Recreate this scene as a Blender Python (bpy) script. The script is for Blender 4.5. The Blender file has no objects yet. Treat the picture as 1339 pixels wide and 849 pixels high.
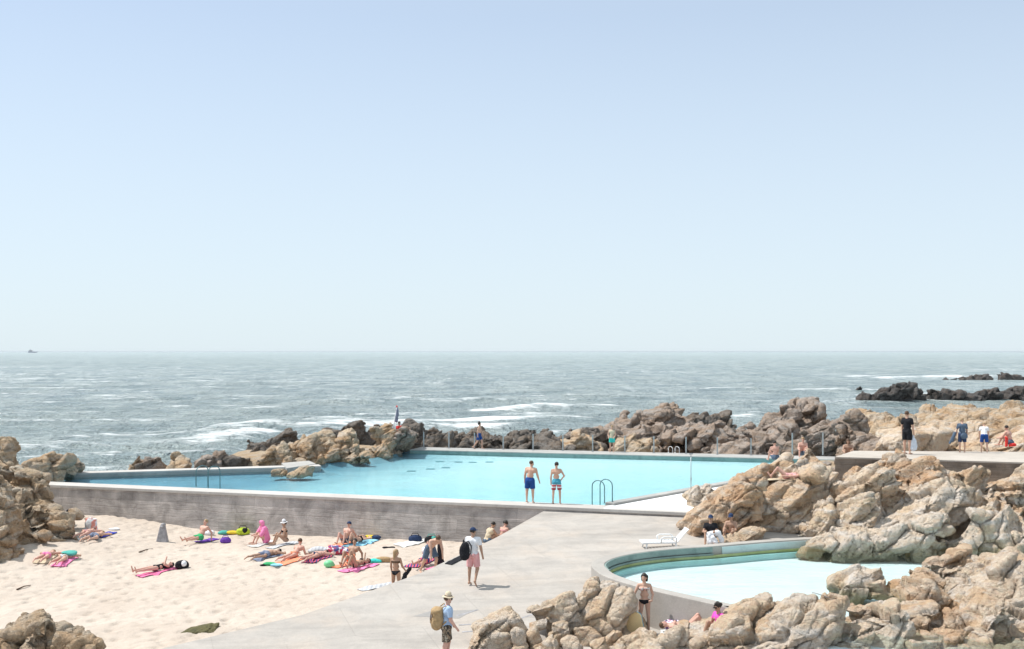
import bpy, bmesh, math, random
import numpy as np
from mathutils import Vector, Matrix
C = bpy.context.scene.collection
PI = math.pi
F = 1500.0; CX = 669.5; HY = 460.0; CAMZ = 6.3      # photo focal length / horizon, camera height over the pool coping
rng = np.random.default_rng(7)

# ------------------------------------------------------------------ photo -> place helpers
def at_d(px, py, D):
    return np.array([(px - CX) / F * D, D, CAMZ - (py - HY) * D / F])
def at_z(px, py, z=0.0):
    D = F * (CAMZ - z) / (py - HY)
    return np.array([(px - CX) / F * D, D, z])
def ramp_z(x, y):
    return -0.2 - 0.085 * (47.23 - 0.326 * x - y)
def wall_y(x):                      # front line of the long pool wall
    return 47.23 - 0.326 * x
def at_fn(px, py, fn):
    z = -1.0
    for _ in range(12):
        p = at_z(px, py, z); z = 0.5 * z + 0.5 * float(fn(p[0], p[1]))
    return at_z(px, py, z)

# ------------------------------------------------------------------ numpy noise
_perm = np.random.default_rng(11).permutation(256)
_perm = np.concatenate([_perm, _perm, _perm]).astype(np.int32)
_g = np.random.default_rng(12).normal(size=(256, 3)); _g /= np.linalg.norm(_g, axis=1)[:, None]
_g = _g.astype(np.float32)
def perlin(p):
    p = np.asarray(p, np.float32)
    i = np.floor(p).astype(np.int32); f = p - i; i &= 255
    u = f * f * f * (f * (f * 6 - 15) + 10)
    out = np.zeros(len(p), np.float32)
    for dx in (0, 1):
        wx = u[:, 0] if dx else 1 - u[:, 0]
        a = _perm[(i[:, 0] + dx) & 255]
        for dy in (0, 1):
            wy = u[:, 1] if dy else 1 - u[:, 1]
            b = _perm[(a + i[:, 1] + dy) & 255]
            for dz in (0, 1):
                wz = u[:, 2] if dz else 1 - u[:, 2]
                h = _perm[(b + i[:, 2] + dz) & 255]
                g = _g[h]
                out += wx * wy * wz * (g[:, 0] * (f[:, 0] - dx) + g[:, 1] * (f[:, 1] - dy) + g[:, 2] * (f[:, 2] - dz))
    return out
def fbm(p, octv=4, gain=0.5):
    a = 1.0; s = 0; q = np.asarray(p, np.float32)
    for o in range(octv):
        s = s + a * perlin(q); q = q * 2.03 + 17.3; a *= gain
    return s
def ridged(p, octv=4):
    a = 1.0; s = 0; q = np.asarray(p, np.float32)
    for o in range(octv):
        s = s + a * (1 - 2 * np.abs(perlin(q)) * 1.6); q = q * 2.07 + 9.1; a *= 0.5
    return s
def worley(p):
    p = np.asarray(p, np.float32)
    i = np.floor(p).astype(np.int32); f = p - i
    f1 = np.full(len(p), 9, np.float32); f2 = f1.copy()
    for dx in (-1, 0, 1):
        for dy in (-1, 0, 1):
            for dz in (-1, 0, 1):
                h = _perm[(_perm[(_perm[(i[:, 0] + dx) & 255] + i[:, 1] + dy) & 255] + i[:, 2] + dz) & 255]
                j = 0.5 + 0.5 * _g[h]
                d = np.sqrt((dx + j[:, 0] - f[:, 0]) ** 2 + (dy + j[:, 1] - f[:, 1]) ** 2 + (dz + j[:, 2] - f[:, 2]) ** 2)
                m = d < f1
                f2 = np.where(m, f1, np.minimum(f2, d)); f1 = np.where(m, d, f1)
    return f1, f2
_J = (0.5 + 0.5 * _g).astype(np.float32); _T = _g[(np.arange(256) * 7 + 31) & 255]; _K = (.35 * _g[(np.arange(256) * 5 + 3) & 255][:, 0]).astype(np.float32)
def chips(p, seed=0):
    """facet field: each Voronoi cell carries its own tilted plane; also returns F2-F1 (edge distance)"""
    p = np.asarray(p, np.float32) + np.float32(seed * 7.31)
    i = np.floor(p).astype(np.int32); f = p - i; fx, fy, fz = f[:, 0].copy(), f[:, 1].copy(), f[:, 2].copy()
    n = len(p); f1 = np.full(n, 9, np.float32); f2 = f1.copy(); best = np.zeros(n, np.int32)
    ox = np.zeros(n, np.float32); oy = ox.copy(); oz = ox.copy()
    for dx in (-1, 0, 1):
        a = _perm[(i[:, 0] + dx) & 255]
        for dy in (-1, 0, 1):
            b = _perm[(a + i[:, 1] + dy) & 255]
            for dz in (-1, 0, 1):
                h = _perm[(b + i[:, 2] + dz) & 255]
                x = fx - dx - _J[h, 0]; y = fy - dy - _J[h, 1]; z = fz - dz - _J[h, 2]
                d = x * x + y * y + z * z; m = d < f1
                np.minimum(f2, np.where(m, f1, d), out=f2)
                np.copyto(f1, d, where=m); np.copyto(best, h, where=m); np.copyto(ox, x, where=m); np.copyto(oy, y, where=m); np.copyto(oz, z, where=m)
    t = _T[best]
    return t[:, 0] * ox + t[:, 1] * oy + t[:, 2] * oz + _K[best], np.sqrt(f2) - np.sqrt(f1)
def sstep(a, b, x):
    t = np.clip((x - a) / (b - a), 0, 1); return t * t * (3 - 2 * t)

# ------------------------------------------------------------------ surface nets
def surface_nets(V, origin, h):
    S = V < 0
    c = np.zeros(tuple(n - 1 for n in V.shape), np.int8)
    for dx in (0, 1):
        for dy in (0, 1):
            for dz in (0, 1):
                c += S[dx:V.shape[0] - 1 + dx, dy:V.shape[1] - 1 + dy, dz:V.shape[2] - 1 + dz]
    act = (c > 0) & (c < 8)
    ids = np.argwhere(act)
    idx = np.full(act.shape, -1, np.int32); idx[act] = np.arange(len(ids))
    pos = np.zeros((len(ids), 3), np.float32); cnt = np.zeros(len(ids), np.float32)
    cor = [np.array((x, y, z)) for x in (0, 1) for y in (0, 1) for z in (0, 1)]
    vals = [V[ids[:, 0] + q[0], ids[:, 1] + q[1], ids[:, 2] + q[2]] for q in cor]
    for i in range(8):
        for j in range(i + 1, 8):
            if np.abs(cor[i] - cor[j]).sum() != 1: continue
            va, vb = vals[i], vals[j]
            m = (va < 0) != (vb < 0)
            t = np.where(m, va / np.where(m, va - vb, 1), 0)
            pos += m[:, None] * (cor[i][None] + t[:, None] * (cor[j] - cor[i])[None]); cnt += m
    verts = np.asarray(origin)[None] + (ids + pos / np.maximum(cnt, 1)[:, None]) * h
    faces = []
    for ax in range(3):
        o = [1, 2] if ax == 0 else ([2, 0] if ax == 1 else [0, 1])
        sl0 = [slice(1, -1)] * 3; sl1 = [slice(1, -1)] * 3
        sl0[ax] = slice(0, -1); sl1[ax] = slice(1, None)
        a = S[tuple(sl0)]; b = S[tuple(sl1)]
        e = np.argwhere(a != b)
        if not len(e): continue
        ina = a[tuple(e.T)]
        base = e.copy(); base[:, o[0]] += 1; base[:, o[1]] += 1
        def cell(du, dv):
            q = base.copy(); q[:, o[0]] += du; q[:, o[1]] += dv
            return idx[tuple(q.T)]
        q = np.stack([cell(-1, -1), cell(0, -1), cell(0, 0), cell(-1, 0)], 1)
        q = np.where(ina[:, None], q, q[:, ::-1])
        faces.append(q)
    faces = np.concatenate(faces) if faces else np.zeros((0, 4), int)
    faces = faces[(faces >= 0).all(1)]
    return verts.astype(np.float32), faces

# ------------------------------------------------------------------ mesh / object helpers
def mesh_np(name, verts, faces, smooth=True):
    me = bpy.data.meshes.new(name)
    verts = np.ascontiguousarray(verts, np.float32); faces = np.ascontiguousarray(faces, np.int32)
    k = faces.shape[1]
    me.vertices.add(len(verts)); me.vertices.foreach_set('co', verts.ravel())
    me.loops.add(faces.size); me.loops.foreach_set('vertex_index', faces.ravel())
    me.polygons.add(len(faces))
    me.polygons.foreach_set('loop_start', np.arange(0, faces.size, k, dtype=np.int32))
    me.polygons.foreach_set('loop_total', np.full(len(faces), k, np.int32))
    me.polygons.foreach_set('use_smooth', np.full(len(faces), smooth, bool))
    me.update(calc_edges=True); me.validate()
    return me
def link(name, me, mat=None, parent=None, loc=None, rz=0.0):
    o = bpy.data.objects.new(name, me); C.objects.link(o)
    if mat and me is not None and not me.materials: me.materials.append(mat)
    if parent is not None: o.parent = parent
    if loc is not None: o.location = loc
    if rz: o.rotation_euler.z = rz
    return o
def tag(o, label=None, cat=None, group=None, kind=None):
    if label: o['label'] = label
    if cat: o['category'] = cat
    if group: o['group'] = group
    if kind: o['kind'] = kind
    return o
def empty(name, loc, label, cat, group=None, rz=0.0):
    o = bpy.data.objects.new(name, None); C.objects.link(o); o.location = loc; o.rotation_euler.z = rz
    o.empty_display_size = 0.2
    return tag(o, label, cat, group)
class MB:
    """collects boxes, tubes, discs in one mesh"""
    def __init__(s): s.v = []; s.f = []; s.sm = []
    def add(s, v, f, smooth=False):
        n = len(s.v); s.v += [tuple(map(float, q)) for q in v]; s.f += [tuple(int(i) + n for i in q) for q in f]; s.sm += [smooth] * len(f)
        return s
    def box(s, c, d, rz=0.0, rx=0.0, ry=0.0):
        R = Matrix.Rotation(rz, 3, 'Z') @ Matrix.Rotation(ry, 3, 'Y') @ Matrix.Rotation(rx, 3, 'X')
        v = [Vector(c) + R @ Vector((x * d[0] / 2, y * d[1] / 2, z * d[2] / 2)) for x in (-1, 1) for y in (-1, 1) for z in (-1, 1)]
        return s.add(v, [(0, 1, 3, 2), (4, 6, 7, 5), (0, 4, 5, 1), (2, 3, 7, 6), (0, 2, 6, 4), (1, 5, 7, 3)])
    def tube(s, pts, r, n=8, r1=None):
        pts = [np.array(p, float) for p in pts]; m = len(pts)
        rs = [r + ((r1 if r1 is not None else r) - r) * i / max(1, m - 1) for i in range(m)]
        v = []; f = []; up = np.array((0.31, 0.17, 0.93))
        prev = None
        for i, p in enumerate(pts):
            t = pts[min(i + 1, m - 1)] - pts[max(i - 1, 0)]; t = t / (np.linalg.norm(t) + 1e-9)
            if prev is None: a = np.cross(t, up if abs(t @ up) < .95 else np.array((1., 0, 0)))
            else: a = prev - t * (prev @ t)
            a /= np.linalg.norm(a); prev = a; b = np.cross(t, a)
            for k in range(n):
                th = 2 * PI * k / n; v.append(p + rs[i] * (math.cos(th) * a + math.sin(th) * b))
        for i in range(m - 1):
            for k in range(n):
                f.append((i * n + k, i * n + (k + 1) % n, (i + 1) * n + (k + 1) % n, (i + 1) * n + k))
        f.append(tuple(range(n))[::-1]); f.append(tuple(range((m - 1) * n, m * n)))
        return s.add(v, f, True)
    def lathe(s, prof, c=(0, 0, 0), n=20, sx=1.0, sy=1.0):
        v = []; f = []
        for (r, z) in prof:
            for k in range(n):
                th = 2 * PI * k / n; v.append((c[0] + r * sx * math.cos(th), c[1] + r * sy * math.sin(th), c[2] + z))
        for i in range(len(prof) - 1):
            for k in range(n):
                f.append((i * n + k, i * n + (k + 1) % n, (i + 1) * n + (k + 1) % n, (i + 1) * n + k))
        return s.add(v, f, True)
    def mesh(s, name):
        me = bpy.data.meshes.new(name); me.from_pydata(s.v, [], s.f); me.update()
        me.polygons.foreach_set('use_smooth', np.array(s.sm, bool))
        bm = bmesh.new(); bm.from_mesh(me); bmesh.ops.recalc_face_normals(bm, faces=bm.faces[:]); bm.to_mesh(me); bm.free()
        return me
    def build(s, name, mat, parent=None, loc=None, rz=0.0, bevel=0.0):
        me = s.mesh(name)
        if bevel:
            bm = bmesh.new(); bm.from_mesh(me)
            bmesh.ops.bevel(bm, geom=[e for e in bm.edges if len(e.link_faces) == 2 and e.calc_face_angle(0) > 0.6], offset=bevel, segments=2, affect='EDGES', profile=.6)
            bm.to_mesh(me); bm.free()
        return link(name, me, mat, parent, loc, rz)
def poly_sheet(name, pts, mat, z=None):
    """flat polygon sheet from (x, y[, z]) corners"""
    bm = bmesh.new()
    vs = [bm.verts.new((p[0], p[1], p[2] if z is None else z)) for p in pts]
    f = bm.faces.new(vs)
    if f.normal.z < 0 or f.calc_area() and (f.normal_update() or f.normal.z < 0): f.normal_flip()
    bmesh.ops.triangulate(bm, faces=bm.faces[:])
    me = bpy.data.meshes.new(name); bm.to_mesh(me); bm.free()
    return link(name, me, mat)

# ------------------------------------------------------------------ node helper
class NT:
    def __init__(s, name):
        s.m = bpy.data.materials.new(name); s.m.use_nodes = True
        s.t = s.m.node_tree; s.n = s.t.nodes; s.l = s.t.links
        s.b = s.n['Principled BSDF']; s.out = s.n['Material Output']
    def node(s, typ, ins=None, **props):
        n = s.n.new(typ)
        for k, v in props.items(): setattr(n, k, v)
        for k, v in (ins or {}).items(): s.set(n.inputs[k], v)
        return n
    def set(s, sock, v):
        if hasattr(v, 'is_output'): s.l.new(v, sock)
        elif isinstance(v, (tuple, list)) and len(v) == 3 and sock.type == 'RGBA': sock.default_value = (*v, 1)
        else: sock.default_value = v
    def pos(s): return s.node('ShaderNodeNewGeometry').outputs['Position']
    def obj(s): return s.node('ShaderNodeTexCoord').outputs['Object']
    def mapping(s, vec, scale=(1, 1, 1), rot=(0, 0, 0), loc=(0, 0, 0)):
        return s.node('ShaderNodeMapping', {'Vector': vec, 'Scale': scale, 'Rotation': rot, 'Location': loc}).outputs[0]
    def noise(s, vec, scale, detail=4, rough=.55, dist=0.0):
        return s.node('ShaderNodeTexNoise', {'Vector': vec, 'Scale': scale, 'Detail': detail, 'Roughness': rough, 'Distortion': dist}).outputs[0]
    def voro(s, vec, scale, feature='F1', out='Distance', rnd=1.0):
        return s.node('ShaderNodeTexVoronoi', {'Vector': vec, 'Scale': scale, 'Randomness': rnd}, feature=feature).outputs[out]
    def ramp(s, fac, stops):
        n = s.node('ShaderNodeValToRGB', {'Fac': fac}); e = n.color_ramp.elements
        while len(e) < len(stops): e.new(0.5)
        for q, (p, c) in zip(e, stops):
            q.position = p; q.color = (*c, 1) if isinstance(c, (tuple, list)) else (c, c, c, 1)
        return n.outputs[0]
    def mix(s, fac, a, b, mode='MIX'):
        n = s.node('ShaderNodeMix', data_type='RGBA', blend_type=mode)
        s.set(n.inputs[0], fac); s.set(n.inputs[6], a); s.set(n.inputs[7], b)
        return n.outputs[2]
    def math(s, op, a, b=0.0, c=None):
        n = s.node('ShaderNodeMath', operation=op); s.set(n.inputs[0], a); s.set(n.inputs[1], b)
        if c is not None: s.set(n.inputs[2], c)
        return n.outputs[0]
    def sep(s, vec):
        return s.node('ShaderNodeSeparateXYZ', {'Vector': vec}).outputs
    def bump(s, h, dist=.02, strength=1.0, normal=None):
        n = s.node('ShaderNodeBump', {'Height': h, 'Distance': dist, 'Strength': strength})
        if normal is not None: s.l.new(normal, n.inputs['Normal'])
        return n.outputs[0]
    def done(s, color=None, rough=None, normal=None, spec=None, **kw):
        if color is not None: s.set(s.b.inputs['Base Color'], color)
        if rough is not None: s.set(s.b.inputs['Roughness'], rough)
        if normal is not None: s.set(s.b.inputs['Normal'], normal)
        if spec is not None: s.set(s.b.inputs['Specular IOR Level'], spec)
        for k, v in kw.items(): s.set(s.b.inputs[k], v)
        return s.m
# ================================================================== materials
def rock_mat(name, light, ochre, grey, dark, dark_amt=0.45, bump=1.0, algae=False, sc=1.0):
    t = NT(name); p = t.pos()
    rnd = t.node('ShaderNodeObjectInfo').outputs['Random']
    off = t.node('ShaderNodeVectorMath', {0: p}, operation='ADD')
    cmb = t.node('ShaderNodeCombineXYZ', {'X': t.math('MULTIPLY', rnd, 37.0), 'Y': t.math('MULTIPLY', rnd, 11.0)})
    t.l.new(cmb.outputs[0], off.inputs[1]); q = off.outputs[0]
    big = t.noise(q, .45 * sc, 5, .6, .6)
    mid = t.noise(q, 1.7 * sc, 6, .65, .4)
    strat = t.noise(t.mapping(q, (.8, .8, 4.0), (0, math.radians(-38), .4)), 1.1 * sc, 6, .6, .3)
    fine = t.noise(q, 9 * sc, 8, .7)
    c = t.mix(t.ramp(big, [(.38, 0), (.60, 1)]), light, ochre)
    c = t.mix(t.ramp(strat, [(.46, 0), (.66, 1)]), c, grey)
    c = t.mix(t.math('MULTIPLY', t.ramp(mid, [(.52, 0), (.70, 1)]), dark_amt), c, dark)
    pits = t.ramp(t.noise(q, 4.6 * sc, 8, .75, .3), [(.56, 0), (.66, 1)])
    c = t.mix(t.math('MULTIPLY', pits, dark_amt * .8), c, dark)
    c = t.mix(.35, c, t.ramp(fine, [(.3, .25), (.7, .95)]), 'OVERLAY')
    if algae:
        z = t.sep(p)[2]
        za = t.math('ADD', z, t.math('MULTIPLY', t.noise(q, 2.2, 4), -.5))
        band = t.node('ShaderNodeMapRange', {0: za, 1: -.84, 2: -.54, 3: 1.0, 4: 0.0}).outputs[0]
        c = t.mix(t.math('MULTIPLY', band, .55), c, (.19, .17, .06))
    cr = t.voro(t.mapping(q, (1, 1, 1.6), (.3, math.radians(-35), .2)), 1.25 * sc, 'DISTANCE_TO_EDGE')
    crk = t.ramp(cr, [(0, 0), (.045, 1)])
    h = t.math('ADD', t.math('MULTIPLY', t.noise(q, 2.6 * sc, 9, .68, .2), 1.0), t.math('MULTIPLY', strat, .35))
    n = t.bump(h, .30 * bump, 1.0)
    n = t.bump(crk, .04 * bump, .55, n)
    n = t.bump(fine, .07 * bump, .9, n)
    return t.done(c, .92, n, .25)
M = {}
for sfx, al in (('', False), ('_wet', True)):
    M['rock' + sfx] = rock_mat('tan_rock' + sfx, (.72, .565, .425), (.62, .42, .27), (.68, .59, .505), (.36, .25, .18), .36, algae=al)
    M['rock_pale' + sfx] = rock_mat('pale_rock' + sfx, (.76, .64, .52), (.67, .495, .345), (.71, .635, .555), (.38, .29, .21), .30, algae=al)
    M['rock_ochre' + sfx] = rock_mat('ochre_rock' + sfx, (.66, .475, .33), (.58, .365, .22), (.63, .53, .435), (.32, .195, .12), .42, algae=al)
M['rock_brown'] = rock_mat('brown_rock', (.40, .32, .265), (.37, .27, .20), (.40, .355, .32), (.14, .11, .09), .6, 1.3, sc=.8)
M['rock_black'] = rock_mat('dark_rock', (.21, .18, .155), (.235, .18, .135), (.25, .23, .21), (.075, .065, .06), .6, 1.4)
M['rock_sea'] = rock_mat('wet_reef_rock', (.10, .09, .085), (.12, .095, .08), (.13, .125, .12), (.04, .036, .034), .6, 1.4)
M['rock_left'] = rock_mat('weathered_rock', (.60, .455, .315), (.52, .345, .205), (.57, .49, .40), (.25, .165, .11), .45, 1.2)

def concrete(name, col, col2, rough=.9, kind='smooth', stain=.5):
    t = NT(name); o = t.obj()
    big = t.noise(o, .35, 6, .6, .5); mid = t.noise(o, 2.2, 6, .65); fine = t.noise(o, 28, 5, .7)
    c = t.mix(t.ramp(big, [(.35, 0), (.65, 1)]), col, col2)
    n = None
    if kind == 'wall':          # board-marked, streaked face; object x runs along the wall
        s = t.sep(o)
        wob = t.node('ShaderNodeVectorMath', {0: o, 1: t.node('ShaderNodeVectorMath', {0: t.node('ShaderNodeTexNoise', {'Vector': o, 'Scale': .9, 'Detail': 3}).outputs['Color'], 1: (.16, .16, .16)}, operation='MULTIPLY').outputs[0]}, operation='ADD').outputs[0]
        sw = t.sep(wob)
        boards = t.noise(t.mapping(wob, (.7, 1, 4.2)), 1.0, 5, .65)
        seam = t.ramp(t.math('ABSOLUTE', t.math('SUBTRACT', t.math('FRACT', t.math('MULTIPLY', sw[2], 3.1)), .5)), [(0, 0), (.06, 1)])
        blk = t.node('ShaderNodeTexBrick', {'Vector': t.mapping(wob, (1, 1, 1), (PI / 2, 0, 0)), 'Scale': 1.0, 'Mortar Size': .012, 'Color1': (.35, .35, .35, 1), 'Color2': (.68, .68, .68, 1), 'Mortar': (.2, .2, .2, 1), 'Brick Width': 1.75, 'Row Height': .62})
        streak = t.noise(t.mapping(o, (1.1, 1, .10)), 1.0, 6, .7, .3)
        blot = t.noise(o, 1.1, 7, .68, .5)
        c = t.mix(t.math('MULTIPLY', t.ramp(streak, [(.54, 0), (.75, 1)]), .55), c, tuple(q * .45 for q in col))
        c = t.mix(t.math('MULTIPLY', t.ramp(boards, [(.5, 0), (.66, 1)]), .32), c, tuple(min(1, q * 1.5) for q in col))
        c = t.mix(.30, c, blk.outputs[0], 'OVERLAY')
        c = t.mix(.75, c, t.ramp(blot, [(.32, .25), (.68, .75)]), 'OVERLAY')
        c = t.mix(t.math('MULTIPLY', t.math('SUBTRACT', 1.0, seam), t.ramp(t.noise(o, .7, 4), [(.5, 0), (.66, .6)])), c, tuple(q * .4 for q in col))
        n = t.bump(t.math('ADD', t.math('MULTIPLY', seam, .25), t.math('ADD', boards, t.math('MULTIPLY', blot, .8))), .05, .8)
    elif kind == 'ramp':        # broomed slabs with long pale drag marks, joints and a damp patch
        r = t.mapping(o, (.16, 1.1, 1), (0, 0, math.radians(-26)))
        st = t.noise(r, 1.0, 6, .62, .25)
        c = t.mix(t.ramp(st, [(.42, 0), (.62, 1)]), c, tuple(min(1, q * 1.25) for q in col))
        st2 = t.noise(t.mapping(o, (.2, .9, 1), (0, 0, math.radians(12)), (5, 3, 0)), 1.0, 6, .65, .3)
        c = t.mix(t.math('MULTIPLY', t.ramp(st2, [(.54, 0), (.7, 1)]), .55), c, tuple(q * .62 for q in col))
        warm = t.ramp(t.noise(o, .5, 4, .6), [(.5, 0), (.7, .5)])
        c = t.mix(warm, c, (.50, .42, .35))
        br = t.node('ShaderNodeTexBrick', {'Vector': t.mapping(o, (1, 1, 1), (0, 0, math.radians(-18))), 'Scale': .34, 'Mortar Size': .004, 'Color1': (1, 1, 1, 1), 'Color2': (.9, .9, .9, 1), 'Mortar': (.55, .53, .52, 1), 'Brick Width': 1.3, 'Row Height': .9})
        c = t.mix(.35, c, br.outputs[0], 'MULTIPLY')
        dirt = t.ramp(t.noise(o, 1.3, 8, .72, .6), [(.45, 0), (.72, 1)]); c = t.mix(t.math('MULTIPLY', dirt, .5), c, (.27, .25, .235))
        n = t.bump(t.math('ADD', st, mid), .03, .5)
    else:
        c = t.mix(t.math('MULTIPLY', t.ramp(mid, [(.5, 0), (.7, 1)]), stain), c, tuple(q * .7 for q in col))
        n = t.bump(mid, .02, .5)
    c = t.mix(.25, c, t.ramp(fine, [(.3, .3), (.7, .8)]), 'OVERLAY')
    return t.done(c, rough, t.bump(fine, .008, .6, n), .3)
M['wall'] = concrete('board_marked_concrete', (.335, .305, .288), (.42, .38, .352), kind='wall')
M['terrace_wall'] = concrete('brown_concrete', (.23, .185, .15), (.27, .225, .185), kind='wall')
M['coping'] = concrete('coping_concrete', (.47, .44, .41), (.56, .53, .495), stain=.35)
M['coping_grey'] = concrete('grey_coping_concrete', (.34, .335, .32), (.44, .425, .40), stain=.5)
M['ramp'] = concrete('ramp_concrete', (.375, .343, .31), (.445, .41, .373), kind='ramp')
M['rim'] = concrete('rim_concrete', (.37, .343, .313), (.435, .405, .37), stain=.35)
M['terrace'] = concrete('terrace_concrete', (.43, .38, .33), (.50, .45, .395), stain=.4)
M['green_face'] = concrete('green_grey_concrete', (.20, .265, .245), (.28, .345, .315), stain=.6)
M['aqua_face'] = concrete('aqua_concrete', (.50, .60, .60), (.56, .66, .65), stain=.3)
M['turq_face'] = concrete('turquoise_concrete', (.42, .74, .74), (.50, .80, .79), stain=.25)
M['teal_face'] = concrete('teal_concrete', (.20, .30, .29), (.27, .38, .36), stain=.7)
M['algae'] = concrete('algae_concrete', (.33, .35, .14), (.42, .44, .24), stain=.6)
M['white_deck'] = concrete('white_deck', (.80, .80, .79), (.86, .86, .85), stain=.08)

def sand_mat():
    t = NT('beach_sand'); p = t.pos()
    a = t.noise(p, .25, 5, .6, .5); b = t.noise(p, 2.4, 5, .65); f = t.noise(p, 45, 4, .7)
    c = t.mix(t.ramp(a, [(.35, 0), (.65, 1)]), (.515, .432, .362), (.585, .50, .425))
    c = t.mix(t.math('MULTIPLY', t.ramp(b, [(.52, 0), (.7, 1)]), .35), c, (.38, .305, .24))
    c = t.mix(.25, c, t.ramp(f, [(.3, .3), (.7, .8)]), 'OVERLAY')
    foot = t.voro(t.mapping(p, (1, 1, 1)), 2.3, 'SMOOTH_F1')
    h = t.math('ADD', t.ramp(foot, [(.1, 0), (.45, 1)]), t.math('MULTIPLY', t.noise(p, 5, 6, .7), 1.4))
    n = t.bump(h, .05, .8); n = t.bump(f, .006, .5, n)
    return t.done(c, .95, n, .2)
M['sand'] = sand_mat()
def terrain_mat():
    return rock_mat('bedrock', (.50, .40, .29), (.44, .31, .19), (.46, .40, .33), (.2, .14, .1), .4)
M['terrain'] = terrain_mat()

def water_mat(name, tint, bump, scale, refl=1.0, glints=0.0, calm_from=None):
    """clear pool water: tinted see-through surface with a Fresnel sky reflection"""
    t = NT(name); p = t.pos(); t.n.remove(t.b)
    w = t.node('ShaderNodeTexNoise', {'Vector': t.mapping(p, (1, 1.5, 1), (0, 0, .35)), 'Scale': scale, 'Detail': 5, 'Roughness': .6, 'Distortion': .3}).outputs[0]
    w2 = t.noise(t.mapping(p, (1, 1.3, 1), (0, 0, -.5)), scale * 3.1, 3, .6)
    h = t.math('ADD', w, t.math('MULTIPLY', w2, .35))
    st = bump
    if calm_from is not None:
        # gusts ruffle the narrow shaded arm of the pool; the open basin lies calm
        x, y, _ = t.sep(p)
        u = t.math('ADD', x, t.math('MULTIPLY', t.math('SUBTRACT', y, 55.0), -.42))
        u = t.math('ADD', u, t.math('MULTIPLY', t.math('SUBTRACT', t.noise(p, .35, 4, .6), .5), 7.0))
        ruff = t.node('ShaderNodeMapRange', {0: u, 1: calm_from - 4, 2: calm_from + 3, 3: 1.2, 4: .5}).outputs[0]
        st = t.math('MULTIPLY', ruff, bump)
    n = t.bump(h, .12, st)
    fr = t.node('ShaderNodeFresnel', {'IOR': 1.33}); t.l.new(n, fr.inputs['Normal'])
    gl = t.node('ShaderNodeBsdfGlossy', {'Color': (1, 1, 1, 1), 'Roughness': .06}); t.l.new(n, gl.inputs['Normal'])
    tr = t.node('ShaderNodeBsdfTransparent', {'Color': (*tint, 1)})
    mx = t.node('ShaderNodeMixShader'); t.l.new(t.math('MULTIPLY', fr.outputs[0], refl), mx.inputs[0]); t.l.new(tr.outputs[0], mx.inputs[1]); t.l.new(gl.outputs[0], mx.inputs[2])
    t.l.new(mx.outputs[0], t.out.inputs[0])
    return t.m
M['pool_water'] = water_mat('pool_water', (.80, .965, .98), 1.0, 2.6, .7, calm_from=-8.5)
M['small_water'] = water_mat('shallow_water', (.89, .985, .99), .22, 2.2, .8)
def pool_floor_mat():
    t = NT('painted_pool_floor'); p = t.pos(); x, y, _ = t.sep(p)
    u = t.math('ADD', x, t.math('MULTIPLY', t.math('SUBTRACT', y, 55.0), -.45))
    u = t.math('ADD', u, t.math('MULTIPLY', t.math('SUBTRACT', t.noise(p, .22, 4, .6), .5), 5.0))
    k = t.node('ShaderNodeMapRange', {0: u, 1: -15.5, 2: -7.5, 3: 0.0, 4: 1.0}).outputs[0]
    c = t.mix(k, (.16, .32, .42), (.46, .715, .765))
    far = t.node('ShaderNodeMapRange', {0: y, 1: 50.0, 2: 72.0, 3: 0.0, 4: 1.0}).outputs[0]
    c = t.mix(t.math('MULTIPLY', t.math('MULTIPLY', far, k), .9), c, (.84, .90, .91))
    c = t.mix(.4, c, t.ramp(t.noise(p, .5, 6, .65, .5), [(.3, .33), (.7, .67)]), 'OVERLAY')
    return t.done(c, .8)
M['pool_floor'] = pool_floor_mat()
def small_floor_mat():
    t = NT('white_pool_floor'); p = t.pos()
    c = t.mix(t.ramp(t.noise(p, .5, 4, .6), [(.35, 0), (.65, 1)]), (.82, .875, .88), (.87, .90, .90))
    c = t.mix(t.math('MULTIPLY', t.ramp(t.noise(t.mapping(p, (.5, 1.4, 1)), .9, 5, .6), [(.54, 0), (.68, 1)]), .45), c, (.52, .60, .58))
    return t.done(c, .8)
M['small_floor'] = small_floor_mat()

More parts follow.
